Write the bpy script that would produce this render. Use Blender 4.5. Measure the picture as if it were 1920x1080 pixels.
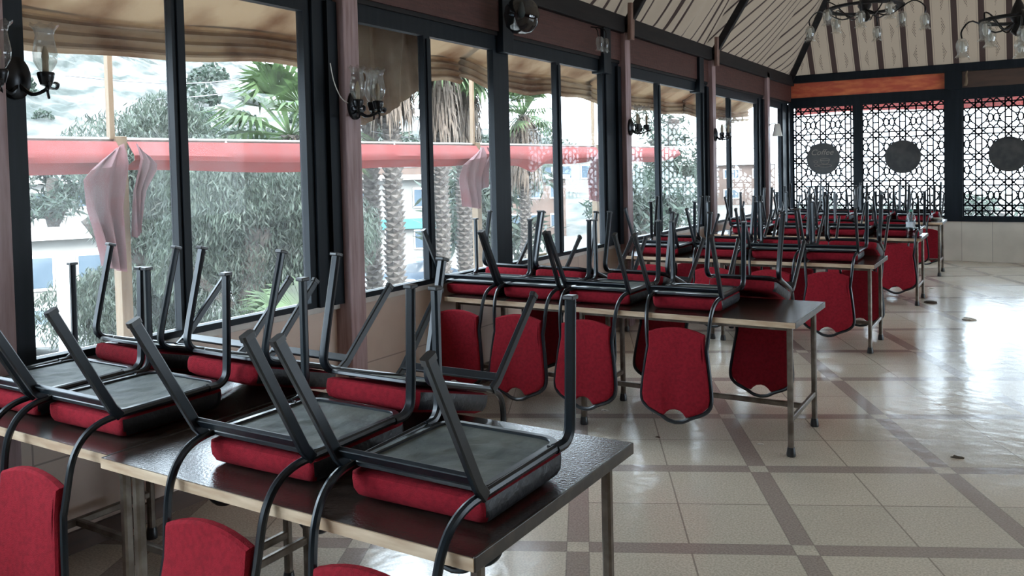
import bpy, bmesh, math, random
from mathutils import Vector, Matrix
random.seed(7)
PI = math.pi
sc = bpy.context.scene
for o in list(bpy.data.objects): bpy.data.objects.remove(o)
C = sc.collection

# ---------------------------------------------------------------- camera
F_PX, YAW, PITCH, ROLL, CAMZ, CY = 1565.8, 0.5505, 0.0318, -0.0230, 1.597, 368.9
fw = Vector((-math.sin(YAW)*math.cos(PITCH), math.cos(YAW)*math.cos(PITCH), -math.sin(PITCH)))
rt = Vector((math.cos(YAW), math.sin(YAW), 0)); up = rt.cross(fw)
r2 = math.cos(ROLL)*rt + math.sin(ROLL)*up; u2 = -math.sin(ROLL)*rt + math.cos(ROLL)*up
cam_d = bpy.data.cameras.new('camera'); cam = bpy.data.objects.new('camera', cam_d); C.objects.link(cam)
cam.matrix_world = Matrix(((r2.x, u2.x, -fw.x, 0), (r2.y, u2.y, -fw.y, 0), (r2.z, u2.z, -fw.z, CAMZ), (0, 0, 0, 1)))
cam_d.sensor_width = 36; cam_d.lens = F_PX*36/1920; cam_d.shift_y = -(540-CY)/1920
cam_d.clip_start = 0.05; cam_d.clip_end = 600
sc.camera = cam

# ---------------------------------------------------------------- world, sun, exposure
w = bpy.data.worlds.new('sky'); sc.world = w; w.use_nodes = True
bg = w.node_tree.nodes['Background']; bg.inputs[0].default_value = (0.75, 0.885, 1.0, 1); bg.inputs[1].default_value = 2.2
sd = bpy.data.lights.new('sun', 'SUN'); sd.energy = 2.2; sd.angle = math.radians(20); sd.color = (1, .96, .9)
so = bpy.data.objects.new('sun', sd); C.objects.link(so); so.rotation_euler = (math.radians(48), 0, math.radians(70))
sc.view_settings.view_transform = 'Standard'; sc.view_settings.look = 'None'
sc.view_settings.exposure = 2.65; sc.view_settings.gamma = 1
sc.cycles.max_bounces = 9; sc.cycles.diffuse_bounces = 5; sc.cycles.glossy_bounces = 4
sc.cycles.transparent_max_bounces = 24; sc.cycles.transmission_bounces = 6
sc.cycles.caustics_reflective = False; sc.cycles.caustics_refractive = False
sc.cycles.sample_clamp_indirect = 6

# ---------------------------------------------------------------- materials
def nt(name):
    m = bpy.data.materials.new(name); m.use_nodes = True
    return m, m.node_tree.nodes, m.node_tree.links, m.node_tree.nodes['Principled BSDF']
def mat(name, col, rough=.5, metal=0, noise=None, bump=None, spec=None, coat=0, sheen=0):
    m, N, L, P = nt(name)
    P.inputs['Base Color'].default_value = (*col, 1); P.inputs['Roughness'].default_value = rough
    P.inputs['Metallic'].default_value = metal
    if spec is not None: P.inputs['Specular IOR Level'].default_value = spec
    if coat: P.inputs['Coat Weight'].default_value = coat
    if sheen: P.inputs['Sheen Weight'].default_value = sheen
    tc = N.new('ShaderNodeTexCoord')
    if noise:
        s, col2, lo, hi = noise[:4]
        n = N.new('ShaderNodeTexNoise'); n.inputs['Scale'].default_value = s; n.inputs['Detail'].default_value = 5
        mp = N.new('ShaderNodeMapping')
        if len(noise) > 4: mp.inputs['Scale'].default_value = noise[4]
        L.new(tc.outputs['Object'], mp.inputs[0]); L.new(mp.outputs[0], n.inputs['Vector'])
        r = N.new('ShaderNodeValToRGB'); r.color_ramp.elements[0].position = lo; r.color_ramp.elements[1].position = hi
        r.color_ramp.elements[0].color = (*col, 1); r.color_ramp.elements[1].color = (*col2, 1)
        L.new(n.outputs['Fac'], r.inputs[0]); L.new(r.outputs[0], P.inputs['Base Color'])
    if bump:
        n2 = N.new('ShaderNodeTexNoise'); n2.inputs['Scale'].default_value = bump[0]; n2.inputs['Detail'].default_value = 4
        b = N.new('ShaderNodeBump'); b.inputs['Strength'].default_value = bump[1]; b.inputs['Distance'].default_value = .02
        L.new(tc.outputs['Object'], n2.inputs['Vector']); L.new(n2.outputs['Fac'], b.inputs['Height']); L.new(b.outputs[0], P.inputs['Normal'])
    return m
M = {}
M['frame'] = mat('dark_metal', (.006, .011, .017), .3, .2, noise=(9, (.013, .02, .027), .45, .75), spec=.6)
M['red'] = mat('red_fabric', (.27, .013, .024), .95, 0, noise=(60, (.19, .010, .018), .4, .75), bump=(300, .35), spec=.15)
M['dust'] = mat('grey_cloth', (.055, .07, .07), .7, 0, noise=(7, (.13, .145, .13), .35, .7), bump=(14, .5))
M['cap'] = mat('black_plastic', (.015, .017, .02), .35)
M['steel'] = mat('brown_steel', (.10, .078, .06), .4, .55, noise=(14, (.22, .19, .16), .4, .75))
M['edge'] = mat('worn_wood_edge', (.40, .27, .17), .6, 0, noise=(6, (.62, .49, .35), .35, .7, (1, 6, 6)))
M['cushion_side'] = mat('navy_black_side', (.007, .009, .014), .5, 0, bump=(40, .3))  # near-black colour for the left and right faces of the seat cushion
M['endband'] = mat('dark_end_band', (.03, .024, .02), .4, 0, noise=(20, (.08, .06, .045), .5, .8))
M['jamb'] = mat('charcoal_frame', (.005, .009, .014), .5, 0, noise=(5, (.009, .014, .020), .4, .7, (4, 4, .4)), spec=.22)
M['post'] = mat('reddish_timber', (.40, .29, .30), .5, 0, noise=(6, (.22, .13, .13), .35, .75, (6, 6, .5)), spec=.4)
M['beam'] = mat('dark_timber', (.010, .010, .012), .6, 0, noise=(4, (.018, .015, .016), .4, .7, (.6, .6, 5)), spec=.25)
M['plank'] = mat('red_brown_plank', (.085, .030, .025), .6, 0, noise=(5, (.05, .018, .016), .35, .7, (8, .8, 14)), bump=(30, .25))
M['varnish'] = mat('varnished_red_board', (.60, .12, .07), .22, 0, noise=(3, (.85, .26, .11), .4, .75, (1.4, 1, 5)), coat=.5)
M['brownboard'] = mat('brown_board', (.085, .05, .036), .5, 0, noise=(3, (.06, .036, .03), .4, .7, (1, 1, 6)))
M['paleblock'] = mat('bare_timber', (.26, .16, .13), .6, 0, noise=(12, (.2, .12, .1), .4, .7))
M['canvas'] = mat('beige_canvas', (0.363, 0.286, 0.204), .85, 0, noise=(1.9, (0.187, 0.11, 0.0605), .44, .66), bump=(60, .15))
M['rededge'] = mat('red_awning_cloth', (0.248, 0.0434, 0.0403), .8, 0, noise=(4, (0.236, 0.0682, 0.0651), .4, .7))
M['pinkcloth'] = mat('faded_pink_cloth', (0.18, 0.102, 0.108), .85, 0, noise=(5, (0.18, 0.066, 0.069), .45, .75))
M['pipe'] = mat('pale_pipe', (.25, .24, .22), .4, .3)
M['tanwood'] = mat('tan_wood', (0.143, 0.0975, 0.0585), .6, 0, noise=(6, (0.111, 0.0715, 0.0423), .4, .7, (6, 6, .5)))
M['sill'] = mat('white_sill', (.62, .6, .57), .35, 0, noise=(8, (.5, .48, .45), .4, .7))
M['black_iron'] = mat('cast_iron', (.014, .015, .018), .28, .6, spec=.6)
M['paper'] = mat('crumpled_paper', (.7, .68, .62), .8, 0, noise=(30, (.5, .46, .4), .4, .7))
M['leafdry'] = mat('dry_leaf', (.06, .045, .03), .8)
M['white_plastic'] = mat('white_ceramic', (.75, .74, .7), .3)
M['concrete'] = mat('pale_concrete', (.5, .48, .45), .85, 0, noise=(3, (.4, .38, .36), .4, .7))
for nme, c in (('foliage', (0.0375, 0.05, 0.0375)), ('foliage_dark', (0.0225, 0.035, 0.025)), ('palm_green', (0.04, 0.065, 0.025))):
    m, N, L, P = nt(nme)
    n = N.new('ShaderNodeTexNoise'); n.inputs['Scale'].default_value = 2.6; n.inputs['Detail'].default_value = 5
    tc = N.new('ShaderNodeTexCoord'); L.new(tc.outputs['Object'], n.inputs['Vector'])
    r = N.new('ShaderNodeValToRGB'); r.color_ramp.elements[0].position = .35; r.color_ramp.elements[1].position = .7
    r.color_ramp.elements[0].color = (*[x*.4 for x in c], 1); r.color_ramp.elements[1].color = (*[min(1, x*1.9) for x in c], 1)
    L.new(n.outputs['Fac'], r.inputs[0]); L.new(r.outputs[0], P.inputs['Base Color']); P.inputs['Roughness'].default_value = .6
    tr = N.new('ShaderNodeBsdfTranslucent'); L.new(r.outputs[0], tr.inputs[0]); mx = N.new('ShaderNodeMixShader'); mx.inputs[0].default_value = .4
    L.new(P.outputs[0], mx.inputs[1]); L.new(tr.outputs[0], mx.inputs[2]); L.new(mx.outputs[0], N['Material Output'].inputs[0]); M[nme] = m
M['bark'] = mat('palm_bark', (0.065, 0.055, 0.0475), .9, 0, noise=(5, (0.0275, 0.0225, 0.02), .4, .65, (1, 1, 2.5)), bump=(9, 1))
M['thatch'] = mat('dry_fronds', (0.088, 0.066, 0.0495), .9, 0, noise=(6, (0.0495, 0.0358, 0.0275), .4, .65, (4, 4, .6)), bump=(12, .8))
M['ground'] = mat('pale_ground', (0.102, 0.099, 0.093), .9, 0, noise=(.25, (0.06, 0.06, 0.051), .4, .7))
M['rock'] = mat('pale_rock', (0.093, 0.0918, 0.0887), .9, 0, noise=(.33, (0.0155, 0.0217, 0.0186), .40, .62), bump=(.5, 1))
M['carwhite'] = mat('white_car_paint', (.3, .31, .32), .25, 0, coat=.5)
M['carblue'] = mat('blue_grey_car_paint', (.08, .11, .15), .25, 0, coat=.5)
M['tyre'] = mat('tyre_rubber', (.03, .03, .03), .8)
M['darkglass'] = mat('dark_car_glass', (.05, .07, .09), .1)
M['teal'] = mat('teal_paint', (0.028, 0.119, 0.126), .5)
M['render'] = mat('white_render', (0.144, 0.138, 0.129), .85, 0, noise=(.6, (0.108, 0.102, 0.093), .4, .7))
M['brickpale'] = mat('faded_brick', (0.09, 0.06, 0.048), .85, 0, noise=(1, (0.066, 0.045, 0.036), .4, .7))
M['wire'] = mat('wire_grey', (.15, .15, .16), .5)
M['goldtext'] = mat('faded_beige_paint', (.24, .21, .18), .6)
M['disc'] = mat('dark_disc', (.022, .024, .026), .45, 0, noise=(7, (.055, .053, .05), .4, .7))

def translucent(m, f):
    N, L = m.node_tree.nodes, m.node_tree.links; P = N['Principled BSDF']; tr = N.new('ShaderNodeBsdfTranslucent'); mx = N.new('ShaderNodeMixShader'); mx.inputs[0].default_value = f
    src = [l.from_socket for l in L if l.to_socket == P.inputs['Base Color']]
    if src: L.new(src[0], tr.inputs[0])
    L.new(P.outputs[0], mx.inputs[1]); L.new(tr.outputs[0], mx.inputs[2]); L.new(mx.outputs[0], N['Material Output'].inputs[0])
for k_, f_ in (('canvas', .45), ('rededge', .35), ('pinkcloth', .4)): translucent(M[k_], f_)
def glass(name, tint=(1, 1, 1), base=.04, rough=0, dirt=0):
    m, N, L, P = nt(name); N.remove(P)
    t = N.new('ShaderNodeBsdfTransparent'); t.inputs[0].default_value = (*tint, 1)
    g = N.new('ShaderNodeBsdfGlossy'); g.inputs['Roughness'].default_value = rough
    fr = N.new('ShaderNodeLayerWeight'); fr.inputs[0].default_value = .5
    pw = N.new('ShaderNodeMath'); pw.operation = 'POWER'; pw.inputs[1].default_value = 5 if base < .1 else 2.2; L.new(fr.outputs['Facing'], pw.inputs[0])
    ma = N.new('ShaderNodeMath'); ma.operation = 'MULTIPLY_ADD'; ma.inputs[1].default_value = .45; ma.inputs[2].default_value = .004 if base < .1 else .06; L.new(pw.outputs[0], ma.inputs[0])
    a = N.new('ShaderNodeMixShader'); L.new(ma.outputs[0], a.inputs[0]); L.new(t.outputs[0], a.inputs[1]); L.new(g.outputs[0], a.inputs[2])
    out = a
    if dirt:
        d = N.new('ShaderNodeBsdfTranslucent'); d.inputs[0].default_value = (.75, .76, .76, 1)
        tc = N.new('ShaderNodeTexCoord'); n = N.new('ShaderNodeTexNoise'); n.inputs['Scale'].default_value = 2.5; n.inputs['Detail'].default_value = 6
        L.new(tc.outputs['Object'], n.inputs['Vector'])
        mu = N.new('ShaderNodeMath'); mu.operation = 'MULTIPLY'; mu.inputs[1].default_value = dirt; L.new(n.outputs['Fac'], mu.inputs[0])
        b = N.new('ShaderNodeMixShader'); L.new(mu.outputs[0], b.inputs[0]); L.new(a.outputs[0], b.inputs[1]); L.new(d.outputs[0], b.inputs[2]); out = b
    L.new(out.outputs[0], N['Material Output'].inputs[0]); return m
M['pane'] = glass('window_glass', (.97, .985, .99), .08, 0, .025)
M['shade'] = glass('tulip_glass', (.80, .80, .77), .32, .08, .32)
M['smoke'] = glass('smoked_glass', (.25, .28, .30), .35, .03)
M['bottle'] = glass('clear_plastic', (.82, .9, .92), .3, .05, .15)

def floor_mat():
    m, N, L, P = nt('terrazzo_floor')
    gx, gy, ga, gs = -1.1939, 4.3531, .4644, .9373
    geo = N.new('ShaderNodeNewGeometry'); mp = N.new('ShaderNodeMapping'); mp.vector_type = 'TEXTURE'
    mp.inputs['Location'].default_value = (gx, gy, 0); mp.inputs['Rotation'].default_value = (0, 0, ga); mp.inputs['Scale'].default_value = (gs, gs, 1)
    L.new(geo.outputs['Position'], mp.inputs[0])
    sx = N.new('ShaderNodeSeparateXYZ'); L.new(mp.outputs[0], sx.inputs[0])
    def mth(op, a, b=None):
        q = N.new('ShaderNodeMath'); q.operation = op
        for i, v in ((0, a), (1, b)):
            if v is None: continue
            if isinstance(v, (int, float)): q.inputs[i].default_value = v
            else: L.new(v, q.inputs[i])
        return q.outputs[0]
    def strip(c):   # 1 inside the band centred on integers
        f = mth('SUBTRACT', mth('FRACT', mth('ADD', c, .5)), .5); return mth('LESS_THAN', mth('ABSOLUTE', f), .05), f
    def line(c, off, wd=.004):
        f = mth('SUBTRACT', mth('FRACT', mth('ADD', c, .5-off)), .5); return mth('LESS_THAN', mth('ABSOLUTE', f), wd)
    a, fa = strip(sx.outputs[0]); b, fb = strip(sx.outputs[1])
    both = mth('MULTIPLY', a, b); band = mth('SUBTRACT', mth('MAXIMUM', a, b), both)
    gr = mth('MAXIMUM', line(sx.outputs[0], .5), line(sx.outputs[1], .5))
    gr = mth('MULTIPLY', gr, mth('SUBTRACT', 1, band))
    gr2 = mth('MAXIMUM', mth('MAXIMUM', line(sx.outputs[0], .05, .003), line(sx.outputs[0], -.05, .003)), mth('MAXIMUM', line(sx.outputs[1], .05, .003), line(sx.outputs[1], -.05, .003)))
    n = N.new('ShaderNodeTexNoise'); n.inputs['Scale'].default_value = 110; n.inputs['Detail'].default_value = 3; L.new(geo.outputs['Position'], n.inputs['Vector'])
    rr = N.new('ShaderNodeValToRGB'); rr.color_ramp.elements[0].position = .35; rr.color_ramp.elements[1].position = .66
    rr.color_ramp.elements[0].color = (.49, .435, .35, 1); rr.color_ramp.elements[1].color = (.70, .63, .52, 1); L.new(n.outputs['Fac'], rr.inputs[0])
    # every tile its own tone
    fl = N.new('ShaderNodeVectorMath'); fl.operation = 'FLOOR'; sc2 = N.new('ShaderNodeVectorMath'); sc2.operation = 'SCALE'; sc2.inputs['Scale'].default_value = 2
    L.new(mp.outputs[0], sc2.inputs[0]); L.new(sc2.outputs[0], fl.inputs[0])
    wn = N.new('ShaderNodeTexWhiteNoise'); wn.noise_dimensions = '2D'; L.new(fl.outputs[0], wn.inputs['Vector'])
    hv = N.new('ShaderNodeHueSaturation'); L.new(rr.outputs[0], hv.inputs['Color'])
    L.new(mth('ADD', .92, mth('MULTIPLY', wn.outputs['Value'], .16)), hv.inputs['Value'])
    n3 = N.new('ShaderNodeTexNoise'); n3.inputs['Scale'].default_value = 1.3; n3.inputs['Detail'].default_value = 6; L.new(geo.outputs['Position'], n3.inputs['Vector'])
    def mix(f, c1, c2):
        q = N.new('ShaderNodeMix'); q.data_type = 'RGBA'
        L.new(f, q.inputs[0])
        for i, v in ((6, c1), (7, c2)):
            if isinstance(v, tuple): q.inputs[i].default_value = (*v, 1)
            else: L.new(v, q.inputs[i])
        return q.outputs[2]
    bandc = N.new('ShaderNodeValToRGB'); bandc.color_ramp.elements[0].position = .35; bandc.color_ramp.elements[1].position = .66
    bandc.color_ramp.elements[0].color = (.29, .24, .21, 1); bandc.color_ramp.elements[1].color = (.41, .345, .305, 1); L.new(n.outputs['Fac'], bandc.inputs[0])
    c = mix(band, hv.outputs[0], bandc.outputs[0])
    c = mix(mth('MULTIPLY', gr, .55), c, (.1, .08, .07)); c = mix(mth('MULTIPLY', gr2, .35), c, (.12, .1, .09))
    dirt = mth('MULTIPLY', mth('MAXIMUM', mth('SUBTRACT', n3.outputs['Fac'], .5), 0), .9)
    c = mix(dirt, c, (.2, .17, .14))
    L.new(c, P.inputs['Base Color'])
    L.new(mth('ADD', .09, mth('MULTIPLY', n3.outputs['Fac'], .22)), P.inputs['Roughness'])
    P.inputs['Specular IOR Level'].default_value = .8
    bp = N.new('ShaderNodeBump'); bp.inputs['Strength'].default_value = .06; bp.inputs['Distance'].default_value = .05
    n4 = N.new('ShaderNodeTexNoise'); n4.inputs['Scale'].default_value = 9; L.new(geo.outputs['Position'], n4.inputs['Vector']); L.new(n4.outputs['Fac'], bp.inputs['Height']); L.new(bp.outputs[0], P.inputs['Normal'])
    return m
M['floor'] = floor_mat()

def top_mat():
    m, N, L, P = nt('dark_laminate')
    tc = N.new('ShaderNodeTexCoord'); mp = N.new('ShaderNodeMapping'); mp.inputs['Scale'].default_value = (1.2, 14, 1)
    L.new(tc.outputs['Object'], mp.inputs[0]); n = N.new('ShaderNodeTexNoise'); n.inputs['Scale'].default_value = 3; n.inputs['Detail'].default_value = 6
    L.new(mp.outputs[0], n.inputs['Vector']); r = N.new('ShaderNodeValToRGB'); r.color_ramp.elements[0].position = .35; r.color_ramp.elements[1].position = .7
    r.color_ramp.elements[0].color = (.018, .013, .012, 1); r.color_ramp.elements[1].color = (.05, .034, .028, 1); L.new(n.outputs['Fac'], r.inputs[0]); L.new(r.outputs[0], P.inputs['Base Color'])
    P.inputs['Roughness'].default_value = .23; P.inputs['Specular IOR Level'].default_value = 1.0
    n2 = N.new('ShaderNodeTexNoise'); n2.inputs['Scale'].default_value = 120; L.new(tc.outputs['Object'], n2.inputs['Vector'])
    b = N.new('ShaderNodeBump'); b.inputs['Strength'].default_value = .22; b.inputs['Distance'].default_value = .004; L.new(n2.outputs['Fac'], b.inputs['Height']); L.new(b.outputs[0], P.inputs['Normal'])
    return m
M['top'] = top_mat()

def tile_mat(name, c1, c2, sx, sz, axis):
    m, N, L, P = nt(name)
    geo = N.new('ShaderNodeNewGeometry'); s = N.new('ShaderNodeSeparateXYZ'); L.new(geo.outputs['Position'], s.inputs[0])
    cb = N.new('ShaderNodeCombineXYZ'); L.new(s.outputs[axis], cb.inputs[0]); L.new(s.outputs[2], cb.inputs[1])
    br = N.new('ShaderNodeTexBrick'); br.offset = .0; br.inputs['Scale'].default_value = 1; br.inputs['Mortar Size'].default_value = .004
    br.inputs['Brick Width'].default_value = sx; br.inputs['Row Height'].default_value = sz
    br.inputs['Color1'].default_value = (*c1, 1); br.inputs['Color2'].default_value = (*c2, 1); br.inputs['Mortar'].default_value = (*[x*.55 for x in c1], 1)
    L.new(cb.outputs[0], br.inputs['Vector'])
    n = N.new('ShaderNodeTexNoise'); n.inputs['Scale'].default_value = 2.5; n.inputs['Detail'].default_value = 7; L.new(geo.outputs['Position'], n.inputs['Vector'])
    hs = N.new('ShaderNodeHueSaturation'); L.new(br.outputs['Color'], hs.inputs['Color'])
    mr = N.new('ShaderNodeMapRange'); mr.inputs[1].default_value = .3; mr.inputs[2].default_value = .7; mr.inputs[3].default_value = .86; mr.inputs[4].default_value = 1.1
    L.new(n.outputs['Fac'], mr.inputs[0]); L.new(mr.outputs[0], hs.inputs['Value']); L.new(hs.outputs[0], P.inputs['Base Color']); P.inputs['Roughness'].default_value = .35
    return m
M['walltile'] = tile_mat('tan_wall_tiles', (.62, .50, .43), (.59, .48, .41), .62, .42, 1)
M['fartile'] = tile_mat('cream_wall_tiles', (.56, .52, .455), (.53, .49, .43), .42, 3, 0)

def stripe_mat(name, period, width, motif):
    m, N, L, P = nt(name)
    uv = N.new('ShaderNodeUVMap'); uv.uv_map = 'UVMap'; s = N.new('ShaderNodeSeparateXYZ'); L.new(uv.outputs[0], s.inputs[0])
    def mth(op, a, b=None):
        q = N.new('ShaderNodeMath'); q.operation = op
        for i, v in ((0, a), (1, b)):
            if v is None: continue
            if isinstance(v, (int, float)): q.inputs[i].default_value = v
            else: L.new(v, q.inputs[i])
        return q.outputs[0]
    u = mth('DIVIDE', s.outputs[0], period); f = mth('FRACT', u); d = mth('ABSOLUTE', mth('SUBTRACT', f, .5))
    big = mth('LESS_THAN', d, width/2)
    mix = N.new('ShaderNodeMix'); mix.data_type = 'RGBA'; mix.inputs[6].default_value = (.175, .135, .10, 1); mix.inputs[7].default_value = (.022, .013, .011, 1)
    fac = big
    if motif:
        thin = mth('MULTIPLY', mth('GREATER_THAN', d, width/2+.05), mth('LESS_THAN', d, width/2+.07))
        mu = mth('FRACT', mth('MULTIPLY', u, .5)); odd = mth('GREATER_THAN', mth('FRACT', mth('MULTIPLY', mth('FLOOR', u), .5)), .25)
        v = mth('DIVIDE', s.outputs[1], .42); vf = mth('ABSOLUTE', mth('SUBTRACT', mth('FRACT', v), .5))
        e = mth('SUBTRACT', .5, d)                      # distance from the middle of the pale band
        dots = mth('GREATER_THAN', mth('MULTIPLY', mth('SINE', mth('MULTIPLY', s.outputs[0], 2*PI/.022)), mth('SINE', mth('MULTIPLY', s.outputs[1], 2*PI/.05))), .25)
        dia = mth('LESS_THAN', mth('ADD', mth('MULTIPLY', e, 2.6), vf), .42)
        mot = mth('MULTIPLY', mth('MULTIPLY', dots, dia), odd)
        fac = mth('MAXIMUM', mth('MAXIMUM', big, mth('MULTIPLY', thin, .45)), mth('MULTIPLY', mot, .95))
    L.new(fac, mix.inputs[0]); L.new(mix.outputs[2], P.inputs['Base Color']); P.inputs['Roughness'].default_value = .9
    tr = N.new('ShaderNodeBsdfTranslucent'); L.new(mix.outputs[2], tr.inputs[0]); ms = N.new('ShaderNodeMixShader'); ms.inputs[0].default_value = .12
    L.new(P.outputs[0], ms.inputs[1]); L.new(tr.outputs[0], ms.inputs[2]); L.new(ms.outputs[0], N['Material Output'].inputs[0])
    return m
M['stripes_far'] = stripe_mat('striped_tent_cloth', .36, .23, True)
M['stripes_side'] = stripe_mat('fine_striped_tent_cloth', .30, .17, False)

# ---------------------------------------------------------------- helpers
def link_mesh(name, bm, m, parent=None, smooth=False, loc=None):
    me = bpy.data.meshes.new(name); bmesh.ops.recalc_face_normals(bm, faces=bm.faces) if bm.faces else None
    bm.to_mesh(me); bm.free(); me.materials.append(m)
    if smooth:
        for p in me.polygons: p.use_smooth = True
        me.set_sharp_from_angle(angle=math.radians(38))
    o = bpy.data.objects.new(name, me); C.objects.link(o)
    if parent: o.parent = parent
    if loc: o.location = loc
    return o
def tag(o, label, cat, group=None, kind=None):
    o['label'] = label; o['category'] = cat
    if group: o['group'] = group
    if kind: o['kind'] = kind
    return o
def thing(name, label, cat, loc=(0, 0, 0), rot=(0, 0, 0), group=None):
    o = bpy.data.objects.new(name, None); C.objects.link(o); o.empty_display_size = .1
    o.location = loc; o.rotation_euler = rot; return tag(o, label, cat, group)
def structure(o, label=None, cat=None):
    o['kind'] = 'structure'
    if label: o['label'] = label
    if cat: o['category'] = cat
    return o
def box(bm, x0, x1, y0, y1, z0, z1):
    vs = [bm.verts.new((x, y, z)) for x in (x0, x1) for y in (y0, y1) for z in (z0, z1)]
    for f in ((0, 1, 3, 2), (4, 6, 7, 5), (0, 4, 5, 1), (2, 3, 7, 6), (0, 2, 6, 4), (1, 5, 7, 3)): bm.faces.new([vs[i] for i in f])
    return vs
def bevel(bm, w_, seg=2):
    bmesh.ops.bevel(bm, geom=bm.edges[:], offset=w_, segments=seg, affect='EDGES', profile=.5, clamp_overlap=True)
def B(x0, x1, y0, y1, z0, z1, bv=0):
    bm = bmesh.new(); box(bm, x0, x1, y0, y1, z0, z1)
    if bv: bevel(bm, bv)
    return bm
def prof_round(r, n=8): return [(r*math.cos(2*PI*i/n), r*math.sin(2*PI*i/n)) for i in range(n)]
def prof_rect(a, b, c=.25):
    h, k = a/2, b/2; t = min(a, b)*c
    return [(h, -k+t), (h, k-t), (h-t, k), (-h+t, k), (-h, k-t), (-h, -k+t), (-h+t, -k), (h-t, -k)]
def sweep(bm, pts, prof, up0=Vector((1, 0, 0)), closed=False, scales=None):
    pts = [Vector(p) for p in pts]; n = len(pts); rings = []
    side = Vector(up0)
    for i, p in enumerate(pts):
        a = pts[(i-1) % n] if (closed or i > 0) else p; b = pts[(i+1) % n] if (closed or i < n-1) else p
        t = (b-a).normalized(); side = (side - t*side.dot(t))
        if side.length < 1e-5: side = t.orthogonal()
        side.normalize(); o2 = t.cross(side); s = scales[i] if scales else 1
        rings.append([bm.verts.new(p+side*(x*s)+o2*(y*s)) for x, y in prof])
    k = len(prof)
    for i in range(n if closed else n-1):
        A, D = rings[i], rings[(i+1) % n]
        for j in range(k): bm.faces.new((A[j], A[(j+1) % k], D[(j+1) % k], D[j]))
    if not closed:
        bm.faces.new(rings[0][::-1]); bm.faces.new(rings[-1])
def lathe(bm, prof, n=16, c=(0, 0, 0), rim=None, cap=False):
    rings = []
    for j, (r, z) in enumerate(prof):
        ring = []
        for i in range(n):
            a = 2*PI*i/n; rr, zz = r, z
            if rim: rr, zz = rim(j, a, r, z)
            ring.append(bm.verts.new((c[0]+rr*math.cos(a), c[1]+rr*math.sin(a), c[2]+zz)))
        rings.append(ring)
    for A, D in zip(rings, rings[1:]):
        for i in range(n): bm.faces.new((A[i], A[(i+1) % n], D[(i+1) % n], D[i]))
    if cap: bm.faces.new(rings[0][::-1]); bm.faces.new(rings[-1])
def catmull(P, m=6):
    P = [Vector(p) for p in P]; out = []
    for i in range(len(P)-1):
        p0 = P[i-1] if i else P[0]; p1, p2 = P[i], P[i+1]; p3 = P[i+2] if i+2 < len(P) else P[-1]
        for k in range(m):
            t = k/m
            out.append(.5*((2*p1)+(-p0+p2)*t+(2*p0-5*p1+4*p2-p3)*t*t+(-p0+3*p1-3*p2+p3)*t**3))
    out.append(P[-1]); return out
def grid(bm, fn, nu, nv, uvfn=None):
    vs = [[bm.verts.new(fn(i/nu, j/nv)) for j in range(nv+1)] for i in range(nu+1)]
    uvl = bm.loops.layers.uv.new('UVMap') if uvfn else None
    for i in range(nu):
        for j in range(nv):
            f = bm.faces.new((vs[i][j], vs[i+1][j], vs[i+1][j+1], vs[i][j+1])); f.smooth = True
            if uvl:
                for lp, (a, b) in zip(f.loops, ((i, j), (i+1, j), (i+1, j+1), (i, j+1))): lp[uvl].uv = uvfn(a/nu, b/nv)
def solid_grid(bm, fn, nu, nv, th, ax=0):     # grid with real thickness along one axis
    A = [[Vector(fn(i/nu, j/nv)) for j in range(nv+1)] for i in range(nu+1)]
    d = Vector((0, 0, 0)); d[ax] = th
    V1 = [[bm.verts.new(p) for p in r] for r in A]; V2 = [[bm.verts.new(p+d) for p in r] for r in A]
    for i in range(nu):
        for j in range(nv):
            bm.faces.new((V1[i][j], V1[i+1][j], V1[i+1][j+1], V1[i][j+1])); bm.faces.new((V2[i][j], V2[i][j+1], V2[i+1][j+1], V2[i+1][j]))
    for i in range(nu):
        bm.faces.new((V1[i][0], V2[i][0], V2[i+1][0], V1[i+1][0])); bm.faces.new((V1[i][nv], V1[i+1][nv], V2[i+1][nv], V2[i][nv]))
    for j in range(nv):
        bm.faces.new((V1[0][j], V1[0][j+1], V2[0][j+1], V2[0][j])); bm.faces.new((V1[nu][j], V2[nu][j], V2[nu][j+1], V1[nu][j+1]))
def copy_tree(o, parent=None):
    c = o.copy(); C.objects.link(c)
    if parent: c.parent = parent
    for ch in list(o.children): copy_tree(ch, c)
    return c

# ================================================================ STRUCTURE
XW, YF, XR, YB = -3.47, 14.86, 7.5, -4.0          # window wall, far wall, right wall, back wall
structure(link_mesh('floor', B(XW-.25, XR+.2, YB-.2, YF+.2, -.12, 0), M['floor']))
# --- window wall
POSTS = [(-2.35, -2.2), (1.62, 1.755), (3.66, 3.79), (7.70, 7.83), (10.42, 10.55), (13.1, 13.23)]
PX = XW+.10
structure(link_mesh('wall_left', B(XW-.16, XW-.02, YB, YF, 0, .80), M['walltile']))
structure(link_mesh('trim_1', B(XW-.2, XW+.012, YB, YF, .80, .835, .004), M['sill']))
structure(link_mesh('baseboard_left', B(XW-.02, XW+.0, YB, YF, 0, .09), M['brownboard']))
for i, (a, b) in enumerate(POSTS):
    bm = B(XW-.12, PX, a, b, 0, 3.02, .006)
    structure(link_mesh('trim_post', bm, M['post']))
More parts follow.
